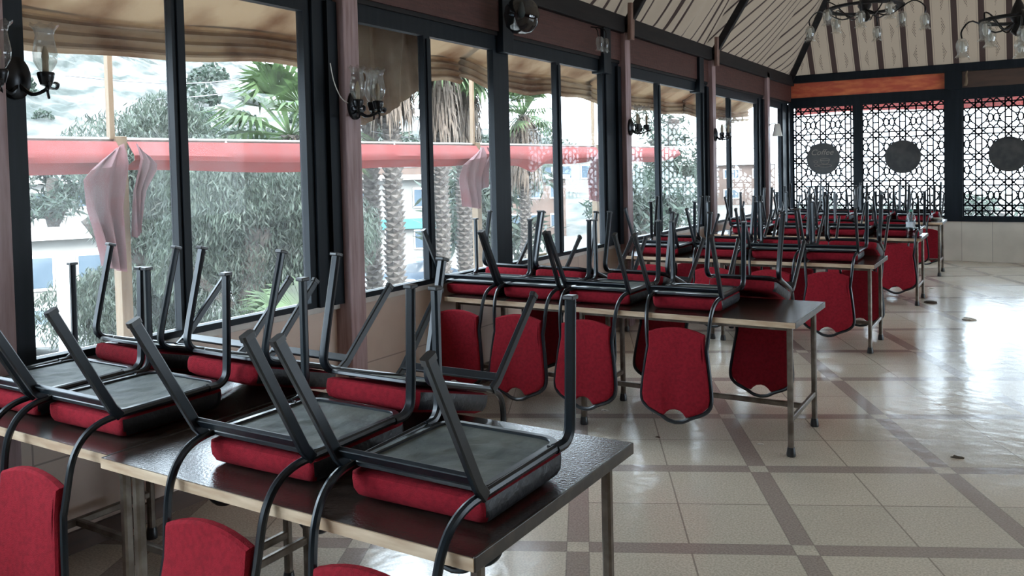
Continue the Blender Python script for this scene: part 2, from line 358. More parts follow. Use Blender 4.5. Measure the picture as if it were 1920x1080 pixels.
# windows: bay = (y0, y1, mullion y, jamb widths)
BAYS = [(-2.2, 1.62, -.3), (1.755, 3.66, 2.60), (3.79, 5.49, 4.56), (5.49, 7.70, 6.43), (7.83, 10.42, 8.78), (10.55, 13.1, 11.40), (13.23, 14.72, None)]
JL = [.05, .115, .05, .12, .05, .05, .08]; JR = [.05, .24, .10, .38, .26, .34, .5]
ZB, ZT = .857, 2.52
for i, (a, b, mu) in enumerate(BAYS):
    wo = bpy.data.objects.new('window_%d' % (i+1), None); C.objects.link(wo); wo.location = (0, 0, 0); structure(wo)
    bm = bmesh.new(); x0, x1 = XW-.035, XW+.02
    box(bm, x0, x1, a, a+JL[i], .835, 2.66); box(bm, x0, x1, b-JR[i], b, .835, 2.66)
    box(bm, x0, x1, a+JL[i], b-JR[i], .835, ZB+.01); box(bm, x0, x1, a+JL[i], b-JR[i], ZT, 2.66)
    if JR[i] > .2:                                   # stepped section of the wide jamb
        box(bm, x1, x1+.02, b-JR[i]+.05, b-JR[i]+.09, .835, 2.6); box(bm, x1, x1+.03, b-.08, b, .835, 2.6)
    link_mesh('frame', bm, M['jamb'], wo)
    spans = [(a+JL[i], b-JR[i])]
    if mu is not None:
        bm = B(x0+.005, x1, mu-.035, mu+.035, ZB, ZT); box(bm, x1, x1+.012, mu-.012, mu+.028, ZB+.02, ZT-.02)
        link_mesh('mullion', bm, M['jamb'], wo); spans = [(a+JL[i], mu-.035), (mu+.035, b-JR[i])]
    for (p, q) in spans: link_mesh('pane', B(XW-.022, XW-.018, p, q, ZB, ZT), M['pane'], wo)
# upper wall: planks and beams
structure(link_mesh('trim_2', B(XW-.12, XW+.05, YB, YF, 2.66, 2.93), M['plank']))
structure(link_mesh('trim_3', B(XW-.1, XW+.10, YB, YF, 2.93, 3.10, .01), M['beam']))
structure(link_mesh('trim_4', B(XW-.1, XW+.035, YB, YF, 2.63, 2.70, .005), M['beam']))
# --- far wall
structure(link_mesh('wall_far', B(XW, XR, YF, YF+.15, 0, .63), M['fartile']))
bm = bmesh.new(); yj0, yj1 = YF-.03, YF+.08
box(bm, XW, XR, yj0, yj1, .63, .70); box(bm, XW, XR, yj0, yj1, 2.56, 2.72); box(bm, XW, XR, yj0-.05, yj1, 2.97, 3.10)
cols = [(XW, -3.40), (-2.41, -2.29), (-1.06, -.82), (.42, .54), (1.76, 1.98), (3.2, 3.32), (4.5, 4.74), (5.95, 6.07), (7.3, 7.5)]
for a, b in cols: box(bm, a, b, yj0-(.04 if b-a > .2 else 0), yj1, .70, 2.56)
for a, b in cols[2::2]: box(bm, a, b, yj0-.06, yj1, 2.70, 2.98)
structure(link_mesh('trim_5', bm, M['jamb']))
structure(link_mesh('trim_6', B(XW, -1.06, YF-.012, YF+.06, 2.72, 2.97), M['varnish']))
structure(link_mesh('trim_7', B(-.82, XR, YF-.01, YF+.06, 2.72, 2.97), M['brownboard']))
# lattice: an eight-point star pattern, period .385 m
CELL = .40
Q = [((.107, 0), (.107, .5)), ((0, .107), (.5, .107)), ((0, .16), (.107, .267)), ((.107, .267), (.24, .37)), ((0, .16), (.16, 0)), ((.16, 0), (.267, .107)), ((.267, .107), (.38, .24)),
     ((.38, .24), (.33, .35)), ((.33, .35), (.24, .37)), ((.24, .37), (.28, .46)), ((.28, .46), (.32, .46)), ((.5, 0), (.5, .107)), ((0, .5), (.107, .5)), ((.5, .107), (.45, .2)), ((.45, .2), (.38, .24)),
     ((.305, .5), (.317, .41)), ((.317, .41), (.355, .355)), ((.355, .355), (.43, .355)), ((.43, .355), (.475, .41)), ((.475, .41), (.49, .5)), ((.485, .5), (.5, .5))]
def lattice(bm, xa, xb, za, zb, cx, cz, y0, y1, wdt=.0108):
    # cx,cz: position of one star centre
    def seg(p, q):
        (ax, az), (bx, bz) = p, q
        # clip to rectangle
        t0, t1 = 0., 1.; dx, dz = bx-ax, bz-az
        for pp, qq in ((-dx, ax-xa), (dx, xb-ax), (-dz, az-za), (dz, zb-az)):
            if abs(pp) < 1e-9:
                if qq < 0: return
            else:
                r = qq/pp
                if pp < 0: t0 = max(t0, r)
                else: t1 = min(t1, r)
        if t1-t0 < 1e-4: return
        ax, az, bx, bz = ax+dx*t0, az+dz*t0, ax+dx*t1, az+dz*t1
        L = math.hypot(bx-ax, bz-az)
        if L < 1e-4: return
        nx, nz = -(bz-az)/L*wdt, (bx-ax)/L*wdt; ex, ez = (bx-ax)/L*.004, (bz-az)/L*.004
        vs = [bm.verts.new(v) for y in (y0, y1) for v in ((ax-ex+nx, y, az-ez+nz), (bx+ex+nx, y, bz+ez+nz), (bx+ex-nx, y, bz+ez-nz), (ax-ex-nx, y, az-ez-nz))]
        for f in ((0, 1, 2, 3), (7, 6, 5, 4), (0, 4, 5, 1), (1, 5, 6, 2), (2, 6, 7, 3), (3, 7, 4, 0)): bm.faces.new([vs[k] for k in f])
    i0, i1 = math.floor((xa-cx)/CELL)-1, math.ceil((xb-cx)/CELL)+1; k0, k1 = math.floor((za-cz)/CELL)-1, math.ceil((zb-cz)/CELL)+1
    for i in range(i0, i1):
        for k in range(k0, k1):
            for (a, b), (c, d) in Q:
                for sx in (0, 1):
                    for sz in (0, 1):
                        A = (cx+(i+(1-a if sx else a))*CELL, cz+(k+(1-b if sz else b))*CELL); D = (cx+(i+(1-c if sx else c))*CELL, cz+(k+(1-d if sz else d))*CELL)
                        seg(A, D)
def disc(bm, cx, cz, r, y0, y1, n=40):
    a = [bm.verts.new((cx+r*math.cos(2*PI*i/n), y0, cz+r*math.sin(2*PI*i/n))) for i in range(n)]
    b = [bm.verts.new((cx+r*math.cos(2*PI*i/n), y1, cz+r*math.sin(2*PI*i/n))) for i in range(n)]
    bm.faces.new(a); bm.faces.new(b[::-1])
    for i in range(n): bm.faces.new((a[i], b[i], b[(i+1) % n], a[(i+1) % n]))
def text_mesh(name, s, size, loc, m, parent, rot=(PI/2, 0, 0), shear=.3):
    cu = bpy.data.curves.new(name, 'FONT'); cu.body = s; cu.size = size; cu.extrude = .0015; cu.align_x = 'CENTER'; cu.shear = shear
    o = bpy.data.objects.new(name, cu); cu.materials.append(m); C.objects.link(o); o.location = loc; o.rotation_euler = rot; o.parent = parent; return o
panels = list(zip([c[1] for c in cols[:-1]], [c[0] for c in cols[1:]]))[:4]
structure(link_mesh('wall_far_light_block', B(1.98, XR, YF, YF+.06, .70, 2.56), M['brownboard']))  # unseen solid stretch in place of more screens, added to cut fill light
for i, (a, b) in enumerate(panels):
    t = bpy.data.objects.new('window_%d' % (8+i), None); C.objects.link(t); structure(t)
    bm = bmesh.new(); xc = (a+b)/2
    lattice(bm, a+.02, b-.02, .72, 2.54, xc, 1.64+CELL*0, YF-.008, YF+.006)
    for q in ((a, a+.02, .70, 2.56), (b-.02, b, .70, 2.56), (a+.02, b-.02, .70, .72), (a+.02, b-.02, 2.54, 2.56)): box(bm, q[0], q[1], YF-.014, YF+.012, q[2], q[3])
    link_mesh('lattice', bm, M['jamb'], t)
    bm = bmesh.new(); disc(bm, xc, 1.67, .27, YF-.02, YF-.009); dd = link_mesh('medallion', bm, M['disc'], t)
    if i == 0:
        text_mesh('lettering', 'Coffee', .135, (xc-.02, YF-.022, 1.735), M['goldtext'], t)
        bm = bmesh.new()                     # a cup on a saucer and two beans
        for (rx, rz, cx_, cz_) in ((.075, .018, xc+.03, 1.655), (.11, .022, xc+.03, 1.55)):
            sweep(bm, [(cx_+rx*math.cos(q*PI/8), YF-.0225, cz_+rz*math.sin(q*PI/8)) for q in range(16)], prof_round(.004, 4), closed=True)
        sweep(bm, [(xc-.045, YF-.0225, 1.65), (xc-.02, YF-.0225, 1.59), (xc+.03, YF-.0225, 1.575), (xc+.08, YF-.0225, 1.59), (xc+.105, YF-.0225, 1.65)], prof_round(.004, 4))
        for cx_, cz_ in ((xc-.12, 1.62), (xc-.115, 1.56)): sweep(bm, [(cx_+.03*math.cos(q*PI/6), YF-.0225, cz_+.02*math.sin(q*PI/6)) for q in range(12)], prof_round(.004, 4), closed=True)
        link_mesh('cup_drawing', bm, M['goldtext'], t)
    else:
        bm = bmesh.new()
        sweep(bm, [(xc+.24*math.cos(q*PI/18), YF-.0215, 1.67+.24*math.sin(q*PI/18)) for q in range(36)], prof_round(.003, 4), closed=True)
        for z_ in (1.655, 1.628): box(bm, xc-.15, xc+.15, YF-.0225, YF-.0205, z_, z_+.006)
        link_mesh('medallion_ring', bm, M['disc'], t)
    link_mesh('pane', B(a, b, YF+.03, YF+.034, .70, 2.56), M['pane'], t)
# --- right and back walls (out of frame); right-wall openings added to brighten the floor
bm = bmesh.new()
for q in ((YB, YF, 0, .8), (YB, YF, 2.5, 3.1), (YB, 4.2, .8, 2.5), (6.4, 7.2, .8, 2.5), (9.3, 10.0, .8, 2.5), (12.6, YF, .8, 2.5)): box(bm, XR, XR+.15, q[0], q[1], q[2], q[3])
structure(link_mesh('wall_right', bm, M['beam']))
bm = bmesh.new()
box(bm, XW, XR, YB-.15, YB, 0, 3.1)
structure(link_mesh('wall_back', bm, M['beam']))
# --- tent ceiling
EZ = 3.10; RX = (XW+XR)/2; half = RX-XW
def rise(d): return 1.55*min(d, 1.3)+.5*max(0, d-1.3)
def farfn(u, v):
    v2 = v**1.5; xa, xb = XW+v2*half, XR-v2*half; x = xa+(xb-xa)*u
    sag = .05*math.sin(PI*((u*7) % 1))*math.sin(PI*min(1, v*1.02))
    return (x, YF-v2*half-sag, EZ+rise(v2*half))
bm = bmesh.new(); grid(bm, farfn, 84, 30, lambda u, v: (XW+v**1.5*half+(XR-XW-2*v**1.5*half)*u, rise(v**1.5*half)*1.15)); structure(link_mesh('ceiling_far', bm, M['stripes_far'], smooth=True))
# side slopes, one sagging cloth per bay
ys = [YB, -2.3, 1.72, 3.72, 5.5, 7.64, 10.42, 13.16, YF]
for i, (a, b) in enumerate(zip(ys, ys[1:])):
    k = [0, 0, 0, 0, 0, .1, -.95, -.95][i]
    def fn(u, v, a=a, b=b, i=i):
        y = a+(b-a)*u; vmax = min(1, (YF-y)/half) if YF-y > .001 else 0
        d = (v**1.5)*vmax*half; z = EZ+rise(d); e = math.sin(PI*u)*math.sin(PI*min(1, .05+v))
        off = (.16 if i < 6 else .05)*e+(.045 if i < 6 else .012)*math.sin(u*(44 if i < 6 else 20)+3*v)*math.sin(PI*u)*math.sin(PI*min(1, v*1.5+.1))
        return (XW+d+off, y, z-.10*e)
    bm = bmesh.new(); grid(bm, fn, 60, 24, lambda u, v, a=a, b=b, k=k: (a+(b-a)*u+k*rise(v**1.5*max(0, min(half, YF-(a+(b-a)*u)))), v*half)); structure(link_mesh('ceiling_left', bm, M['stripes_side'], smooth=True))
def rfn(u, v):
    y = YB+(YF-YB)*u; vmax = min(1, (YF-y)/half); return (XR-v*vmax*half, y, EZ+rise(v*vmax*half))
bm = bmesh.new(); grid(bm, rfn, 40, 16, lambda u, v: (YB+(YF-YB)*u, v)); structure(link_mesh('ceiling_right', bm, M['stripes_side'], smooth=True))
bm = bmesh.new(); vs = [bm.verts.new(v) for v in ((XW, YB, EZ), (XR, YB, EZ), (XR-1.3, YB, EZ+rise(1.3)), (RX, YB, EZ+rise(half)), (XW+1.3, YB, EZ+rise(1.3)))]; bm.faces.new(vs); structure(link_mesh('ceiling_back', bm, M['beam']))
# rafters up the slopes, with pale block ends
def bar(bm, p, q, wdt, h):
    sweep(bm, [p, q], prof_rect(wdt, h, .1), up0=Vector((0, 1, 0)))
for y in (-2.3, 1.72, 3.72, 5.55, 7.76, 10.48):
    dm = min(half, YF-y); pts = [(XW+.10+d, y, EZ-.08+rise(d)) for d in (0, min(dm, 1.3))]+([(XW+.10+dm, y, EZ-.08+rise(dm))] if dm > 1.35 else [])
    bm = bmesh.new(); sweep(bm, pts, prof_rect(.07, .09, .1), up0=Vector((0, 1, 0))); r = link_mesh('trim_rafter', bm, M['beam']); structure(r)
    bm = bmesh.new(); sweep(bm, [(XW+.16, y-.03, EZ+.12), (XW+.15, y-.03, EZ-.24)], prof_rect(.08, .05, .2), up0=Vector((0, 1, 0)))
    if y > 6: link_mesh('bracket', bm, M['paleblock'], r)
    else: bm.free()
bm = bmesh.new(); sweep(bm, [(XW+.06+d, YF-.06-d, EZ-.05+rise(d)) for d in (0, 1.3, half)], prof_rect(.10, .12, .1)); structure(link_mesh('trim_hip', bm, M['beam']))
for y0_, y1_ in ((5.44, 5.60), (7.24, 7.40), (9.98, 10.14)): structure(link_mesh('trim_strut', B(XW-.05, XW+.085, y0_, y1_, 2.50, 2.98, .005), M['jamb']))

# ================================================================ CHAIR (upside down, origin at the middle of the seat pad's resting face)
def chair_prototype():
    t = thing('banquet_chair', '', 'chair')
    # cushion: rounded pad, z 0 .. .068
    def rr(w_, d, r, z, n=5, fr=.06):
        out = []
        for cx, cy, a0, rad in ((w_-fr, d-fr, 0, fr), (-w_+fr, d-fr, PI/2, fr), (-w_+r, -d+r, PI, r), (w_-r, -d+r, 1.5*PI, r)):
            for i in range(n+1): a = a0+PI/2*i/n; out.append((cx+rad*math.cos(a), cy+rad*math.sin(a), z))
        return out
    bm = bmesh.new(); rings = []
    for w_, z in ((.12, .0), (.185, .003), (.203, .012), (.211, .028), (.213, .05), (.211, .068), (.200, .074)):
        rings.append([bm.verts.new((x+.0015*math.sin(40*y+z*90), y, zz+.002*math.sin(31*x+17*y))) for x, y, zz in rr(w_, w_*1.0, .022, z)])
    for A, D in zip(rings, rings[1:]):
        for j in range(len(A)): bm.faces.new((A[j], A[(j+1) % len(A)], D[(j+1) % len(A)], D[j]))
    bm.faces.new(rings[0][::-1]); bm.faces.new(rings[-1])
    cu_ = link_mesh('seat_cushion', bm, M['red'], t, True); cu_.data.materials.append(M['cushion_side'])
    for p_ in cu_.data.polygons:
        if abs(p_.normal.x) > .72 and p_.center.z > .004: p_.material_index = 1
    # underside cloth with sags
    bm = bmesh.new(); random.seed(3)
    def dfn(u, v):
        x, y = (u-.5)*.372, (v-.5)*.372; e = math.sin(PI*u)*math.sin(PI*v)
        return (x, y, .0935-.008*e+.003*e*math.sin(17*u+5*math.sin(7*v))+.003*e*math.sin(23*v-11*u+2*math.sin(9*u)))
    grid(bm, dfn, 24, 24); link_mesh('dust_cover', bm, M['dust'], t, True)
    # flat ring under the seat
    bm = bmesh.new(); sweep(bm, [(x, y, .094) for x, y, _ in rr(.197, .197, .02, 0)], prof_rect(.022, .014, .2), up0=Vector((0, 1, 0)), closed=True)
    for s in (-1, 1): sweep(bm, [(s*.215, .12, .095), (s*.195, .12, .095)], prof_rect(.02, .012))
    link_mesh('seat_frame', bm, M['frame'], t, True)
    # continuous tube: side rail, curve over the table edge, back loop
    half_ = [(.219, .12, .098), (.217, .0, .095), (.214, -.13, .092), (.210, -.215, .088), (.203, -.275, .078), (.196, -.32, .052), (.191, -.35, .012), (.187, -.368, -.04), (.181, -.380, -.12), (.173, -.388, -.185)]
    half2 = [(.173, -.388, -.185), (.184, -.396, -.26), (.199, -.406, -.38), (.205, -.414, -.455), (.197, -.419, -.500), (.160, -.423, -.536), (.09, -.428, -.566), (.045, -.431, -.590), (0, -.432, -.598)]
    R1 = catmull(half_, 3); R2 = catmull(half2, 3); R = R1[:-1]+R2
    path = R+[Vector((-p.x, p.y, p.z)) for p in reversed(R[:-1])]
    bm = bmesh.new(); sweep(bm, path, prof_round(.0115, 8), up0=Vector((1, 0, 0)))
    link_mesh('back_frame', bm, M['frame'], t, True)
    # backrest panel
    def yy(z): return -.382-.05*(-z-.08)/.50
    out = []
    for i in range(9): a = -1+2*i/8; out.append((a*.165, -.100+.032*(1-a*a)))           # lower edge of the panel, arched
    side = [(.163, -.185), (.176, -.26), (.192, -.38), (.198, -.455), (.190, -.492), (.156, -.526), (.09, -.556), (.066, -.562)]
    hole = [(.052, -.545), (.03, -.529), (0, -.523)]
    seq = out+side+hole+[(-x, z) for x, z in reversed(hole[:-1])]+[(-x, z) for x, z in reversed(side)]
    cen = (0, -.31); bm = bmesh.new(); rings = []
    for sc_, dy in ((.90, -.019), (.965, -.017), (1, -.009), (1, .009), (.965, .017), (.90, .019)):
        rings.append([bm.verts.new((cen[0]+(x-cen[0])*sc_, yy(z)+dy, cen[1]+(z-cen[1])*(1-(1-sc_)*.8))) for x, z in seq])
    for A, D in zip(rings, rings[1:]):
        for j in range(len(A)): bm.faces.new((A[j], A[(j+1) % len(A)], D[(j+1) % len(A)], D[j]))
    bm.faces.new(rings[0][::-1]); bm.faces.new(rings[-1])
    bmesh.ops.triangulate(bm, faces=[f for f in bm.faces if len(f.verts) > 4])
    link_mesh('backrest', bm, M['red'], t, True)
    # legs
    for s in (-1, 1):
        bm = bmesh.new(); sweep(bm, catmull([(s*.219, .12, .098), (s*.222, .165, .100), (s*.224, .192, .124), (s*.225, .199, .17), (s*.227, .202, .30), (s*.230, .205, .49)], 3), prof_rect(.030, .022, .28), up0=Vector((0, 1, 0)))
        l = link_mesh('leg', bm, M['frame'], t, True)
        bm = B(s*.230-.0165, s*.230+.0165, .205-.0135-.004, .205+.0135+.004, .488, .5, .003); link_mesh('foot_cap', bm, M['cap'], l)
        bm = bmesh.new(); sweep(bm, [(s*.214, -.215, .086), (s*.216, -.245, .12), (s*.224, -.428, .452)], prof_rect(.020, .032, .2), up0=Vector((1, 0, 0)))
        l = link_mesh('leg', bm, M['frame'], t)
        bm = bmesh.new(); sweep(bm, [(s*.224, -.425, .447), (s*.2243, -.431, .461)], prof_rect(.024, .038, .2), up0=Vector((1, 0, 0))); link_mesh('foot_cap', bm, M['cap'], l)
    bm = bmesh.new(); sweep(bm, [(-.215, -.242, .132), (.215, -.242, .132)], prof_rect(.014, .034, .15), up0=Vector((0, .78, .62)))
    link_mesh('stretcher', bm, M['frame'], t)
    return t
proto = chair_prototype(); used = [False]
HT = .75
def put_chair(x, yc, z, tilt, yaw, label, group):
    c = proto if not used[0] else copy_tree(proto); used[0] = True
    c.location = (x, yc, z); c.rotation_euler = (tilt, 0, yaw); c['label'] = label; c['category'] = 'chair'; c['group'] = group
# rows: (front edge y, far edge y, near chair xs, far chair xs, tilt of far chairs)
ROWS = [(1.48, 2.36, [-1.29, -1.845, -2.69, -3.19], [-1.84, -2.57, -3.17], 15),
        (4.54, 5.32, [-1.69, -2.25, -2.74, -3.20], [-1.50, -2.21, -2.77, -3.20], 18),
        (7.37, 8.15, [-1.41, -1.88, -2.39, -2.99], [-1.32, -1.93, -2.45, -2.98], 17),
        (10.05, 10.85, [-1.20, -1.72, -2.28, -2.86], [-1.38, -1.95, -2.5, -3.05], 16),
        (12.75, 13.5, [-1.32, -1.85, -2.38, -2.95], [-1.25, -1.78, -2.33, -2.9], 16)]
rown = ['nearest table row', 'second table row', 'third table row', 'fourth table row', 'farthest table row']
ordn = ['closest to the aisle end', 'second from the aisle end', 'third from the aisle end', 'closest to the windows']
rnd = random.Random(11)
for r, (y0, y1, near, far, tl) in enumerate(ROWS):
    for i, x in enumerate(near):
        yaw = math.radians(rnd.uniform(-1.5, 1.5)) if r or i else 0
        lab = 'upturned red chair, near side of %s, %s' % (rown[r], ordn[i])
        put_chair(x, y0+.335+rnd.uniform(-.01, .01)*(r > 0), HT+.002, 0, yaw, lab, 'red chairs upturned on the tables')
    for i, x in enumerate(far):
        th = math.radians(tl+rnd.uniform(-.6, .6)); yf = y0+.335+.232
        zf = HT+(y1-yf)*math.tan(th)+.004
        put_chair(x, yf+.21*math.cos(th), zf-.21*math.sin(th), th, PI+math.radians(rnd.uniform(-1.5, 1.5)),
                  'tilted upturned red chair, far side of %s, %s' % (rown[r], ordn[i] if len(far) == 4 or i < 2 else ordn[3]), 'red chairs upturned on the tables')

# ================================================================ TABLES
def make_table(x0, x1, y0, y1, yaw, label):
    xc, yc = (x0+x1)/2, (y0+y1)/2; t = thing('dining_table', label, 'table', (xc, yc, 0), (0, 0, yaw), 'long tables along the windows')
    hx, hy = (x1-x0)/2, (y1-y0)/2
    link_mesh('tabletop', B(-hx+.004, hx-.004, -hy+.004, hy-.004, HT-.03, HT), M['top'], t)
    for q in ((-hx, hx, -hy, -hy+.004), (-hx, hx, hy-.004, hy)): link_mesh('edge_band', B(q[0], q[1], q[2], q[3], HT-.031, HT-.0015), M['edge'], t)
    for q in ((-hx-.003, -hx+.004, -hy+.004, hy-.004), (hx-.004, hx+.003, -hy+.004, hy-.004)): link_mesh('end_band', B(q[0], q[1], q[2], q[3], HT-.034, HT+.001, .002), M['endband'], t)
    ix, iy = hx-.05, hy-.09
    bm = bmesh.new()
    for s in (-1, 1): box(bm, -ix, ix, s*iy-.012, s*iy+.012, HT-.06, HT-.0305); box(bm, s*ix-.012, s*ix+.012, -iy, iy, HT-.06, HT-.0305)
    link_mesh('apron_frame', bm, M['steel'], t)
    for sx in (-1, 1):
        for sy in (-1, 1):
            bm = bmesh.new(); sweep(bm, [(sx*ix, sy*iy, .03), (sx*ix, sy*iy, HT-.03)], prof_rect(.03, .03, .22)); l = link_mesh('leg', bm, M['steel'], t, True)
            bm = bmesh.new(); lathe(bm, [(.024, 0), (.026, .01), (.022, .035), (.019, .05)], 12, (sx*ix, sy*iy, 0), cap=True); link_mesh('foot_cap', bm, M['cap'], l, True)
        bm = bmesh.new(); sweep(bm, [(sx*ix, -iy, .20), (sx*ix, iy, .20)], prof_rect(.022, .03, .2)); link_mesh('stretcher', bm, M['steel'], t)
    bm = bmesh.new(); sweep(bm, [(-ix, 0, .20), (ix, 0, .20)], prof_rect(.022, .03, .2), up0=Vector((0, 1, 0))); link_mesh('stretcher', bm, M['steel'], t)
    return t
for r, (y0, y1, *_) in enumerate(ROWS):
    make_table(-2.40, [-1.03, -1.04, -1.05, -.96, -.95][r], y0, y1, 0, 'dark laminate table at the aisle end of the %s' % rown[r])
    make_table(-3.36, -2.405, y0+.025, y1-.002, 0, 'dark laminate table against the windows in the %s' % rown[r])

# water bottle, bowl, small box
t = thing('water_bottle', 'half full clear plastic water bottle on the fourth table row', 'bottle', (-1.07, 10.16, HT)); t.scale = (1.25, 1.25, 1.06)
bm = bmesh.new(); lathe(bm, [(.036, 0), (.041, .01), (.041, .09), (.038, .10), (.041, .11), (.041, .17), (.036, .215), (.02, .255), (.014, .265), (.014, .28)], 20, cap=True); link_mesh('body', bm, M['bottle'], t, True)
bm = bmesh.new(); lathe(bm, [(.0415, .11), (.0415, .165)], 20); link_mesh('label', bm, mat('pale_label', (.55, .62, .68), .5), t, True)
bm = bmesh.new(); lathe(bm, [(.037, .004), (.037, .10)], 20, cap=True); link_mesh('water', bm, glass('water', (.75, .86, .9), .2), t, True)
bm = bmesh.new(); lathe(bm, [(.016, .272), (.016, .292)], 14, cap=True); link_mesh('cap', bm, mat('green_cap', (.08, .3, .22), .4), t, True)
bm = bmesh.new(); lathe(bm, [(.03, 0), (.05, .004), (.085, .035), (.088, .04), (.08, .038), (.045, .01), (.001, .008)], 24); tag(link_mesh('bowl', bm, M['white_plastic'], None, True, (-1.05, 13.1, HT)), 'small white bowl at the end of the farthest table row', 'bowl')
tag(link_mesh('small_box', B(-.05, .05, -.09, .09, 0, .05, .006), mat('cream_card', (.6, .52, .36), .7), None, False, (XW-.07, 6.15, .835)), 'small cream box on the window sill behind the second table row', 'box')
# litter on the floor
def crumple(name, x, y, s, m, label, cat, seed):
    rn = random.Random(seed); bm = bmesh.new(); bmesh.ops.create_icosphere(bm, subdivisions=2, radius=s)
    for v in bm.verts: v.co *= rn.uniform(.55, 1.15); v.co.z = abs(v.co.z)*.5 if v.co.z > -s*.3 else 0; v.co.x *= 1.5
    tag(link_mesh(name, bm, m, None, False, (x, y, 0)), label, cat)
crumple('paper_scrap', -.48, 9.42, .05, M['paper'], 'white crumpled paper scrap on the shiny floor right of the tables', 'litter', 1)
crumple('dry_leaf', -.90, 10.39, .055, M['leafdry'], 'curled dark leaf on the floor beside the fourth table row', 'litter', 2)
crumple('dry_leaf', -.31, 5.01, .022, M['leafdry'], 'small black leaf on the bare floor, closest litter to the camera', 'litter', 3)
crumple('paper_scrap', -1.29, 4.75, .013, M['paper'], 'tiny white scrap on the floor beside the end leg of the second table row', 'litter', 4)
crumple('paper_scrap', -2.36, 4.95, .02, M['paper'], 'brownish crumb of paper under the middle of the second table row', 'litter', 5)
crumple('dry_leaf', -1.85, 4.60, .012, M['leafdry'], 'tiny dark crumb on the floor below the second table row', 'litter', 6)
crumple('paper_scrap', -1.0, 11.6, .03, M['paper'], 'small pale scrap on the floor between the last two table rows', 'litter', 8)

# ================================================================ SCONCES
def tulip(bm, c, h=.19, r=.045, flip=1, n=24):
    pr = [(.018, 0), (.028, .012), (r*.93, .04), (r, .075), (r*.86, .115), (r*.74, .145), (r*.85, .168), (r*1.18, .187)]
    pr = [(a, b*h/.19) for a, b in pr]
    def rim(j, a, rr, z):
        if j >= len(pr)-2: k = (j-len(pr)+3)/2; return rr*(1+.05*k*math.cos(8*a)), z+.006*k*math.cos(8*a)
        return rr, z
    s = bmesh.new(); lathe(s, pr, n, (0, 0, 0), rim)
    for v in s.verts: v.co = Vector((c[0]+v.co.x, c[1]+v.co.y, c[2]+flip*v.co.z))
    me = bpy.data.meshes.new('tmp'); s.to_mesh(me); s.free(); bm.from_mesh(me); bpy.data.meshes.remove(me)
def sconce(loc, angs, label, rr_=.12, wire=True):
    t = thing('wall_sconce', label, 'wall lamp', loc, group='cast metal wall lamps on the posts')
    bm = bmesh.new(); pr = [(.055, -.11), (.062, -.06), (.052, 0), (.062, .05), (.045, .09)]
    for (y, z, a, b) in ((0, -.01, .055, .085),):
        s = [Vector((0, a*math.cos(2*PI*i/20), z+b*math.sin(2*PI*i/20))) for i in range(20)]
        f1 = [bm.verts.new(v) for v in s]; f2 = [bm.verts.new(v*1+Vector((.018, 0, 0))) for v in s]; f3 = [bm.verts.new(Vector((.032, v.y*.6, z+(v.z-z)*.6))) for v in s]
        for A, D in ((f1, f2), (f2, f3)):
            for i in range(20): bm.faces.new((A[i], A[(i+1) % 20], D[(i+1) % 20], D[i]))
        bm.faces.new(f1[::-1]); bm.faces.new(f3)
    link_mesh('backplate', bm, M['black_iron'], t, True)
    for k, a in enumerate(angs):
        dx, dy = math.cos(a), math.sin(a); e = Vector((.03+rr_*dx, rr_*dy, 0))
        bm = bmesh.new(); sweep(bm, catmull([(.02, 0, -.03), (.03+rr_*.45*dx, rr_*.45*dy, -.075), (e.x, e.y, -.055), (e.x, e.y, -.03)], 4), prof_round(.008, 6))
        for q in range(3):                                  # curled leaves hanging under the cup
            b2 = a+(-.9+.9*q); sweep(bm, catmull([(e.x, e.y, -.045), (e.x+.035*math.cos(b2), e.y+.035*math.sin(b2), -.055), (e.x+.045*math.cos(b2), e.y+.045*math.sin(b2), -.035), (e.x+.032*math.cos(b2), e.y+.032*math.sin(b2), -.028)], 3), prof_rect(.016, .005), scales=None)
        sweep(bm, catmull([(e.x, e.y, -.04), (e.x+.01, e.y, -.07), (e.x-.005, e.y+.012, -.09)], 3), prof_round(.006, 5))
        ar = link_mesh('arm', bm, M['black_iron'], t, True)
        bm = bmesh.new(); lathe(bm, [(.006, -.045), (.022, -.038), (.03, -.01), (.033, .006), (.03, .012), (.02, .012)], 14, (e.x, e.y, 0), cap=True); link_mesh('cup', bm, M['black_iron'], ar, True)
        bm = bmesh.new(); lathe(bm, [(.012, .0), (.012, .045), (.014, .06), (.012, .08), (.004, .105)], 10, (e.x, e.y, .012), cap=True); link_mesh('candle_bulb', bm, mat('dim_bulb', (.45, .36, .25), .3), ar, True)
        bm = bmesh.new(); tulip(bm, (e.x, e.y, .012)); link_mesh('glass_shade', bm, M['shade'], ar, True)
    if wire:
        bm = bmesh.new(); sweep(bm, catmull([(.004, -.05, .0), (.012, -.12, .03), (.008, -.17, .12), (.004, -.19, .22)], 4), prof_round(.003, 5)); link_mesh('cable', bm, M['white_plastic'], t, True)
    return t
sconce((XW+.022, 1.83, 2.02), [-1.2, .7], 'cast metal wall lamp with tulip glass shades on the nearest post', .10, False)
sconce((PX, 3.73, 2.01), [-.82, .55, 1.48], 'cast metal wall lamp with tulip glass shades on the second post', .12)
sconce((PX, 7.78, 2.01), [-.82, .55, 1.48], 'cast metal wall lamp with tulip shades on the third post', .14, False)
sconce((PX, 10.49, 2.0), [-.82, .55, 1.48], 'cast metal wall lamp with tulip shades on the fourth post', .14, False)
t = thing('wall_sconce', 'small white downlight shade on the corner post', 'wall lamp', (PX, 13.17, 2.14))
bm = bmesh.new(); sweep(bm, catmull([(0, 0, .06), (.06, 0, .09), (.12, 0, .06)], 4), prof_round(.007, 6)); link_mesh('arm', bm, M['black_iron'], t, True)
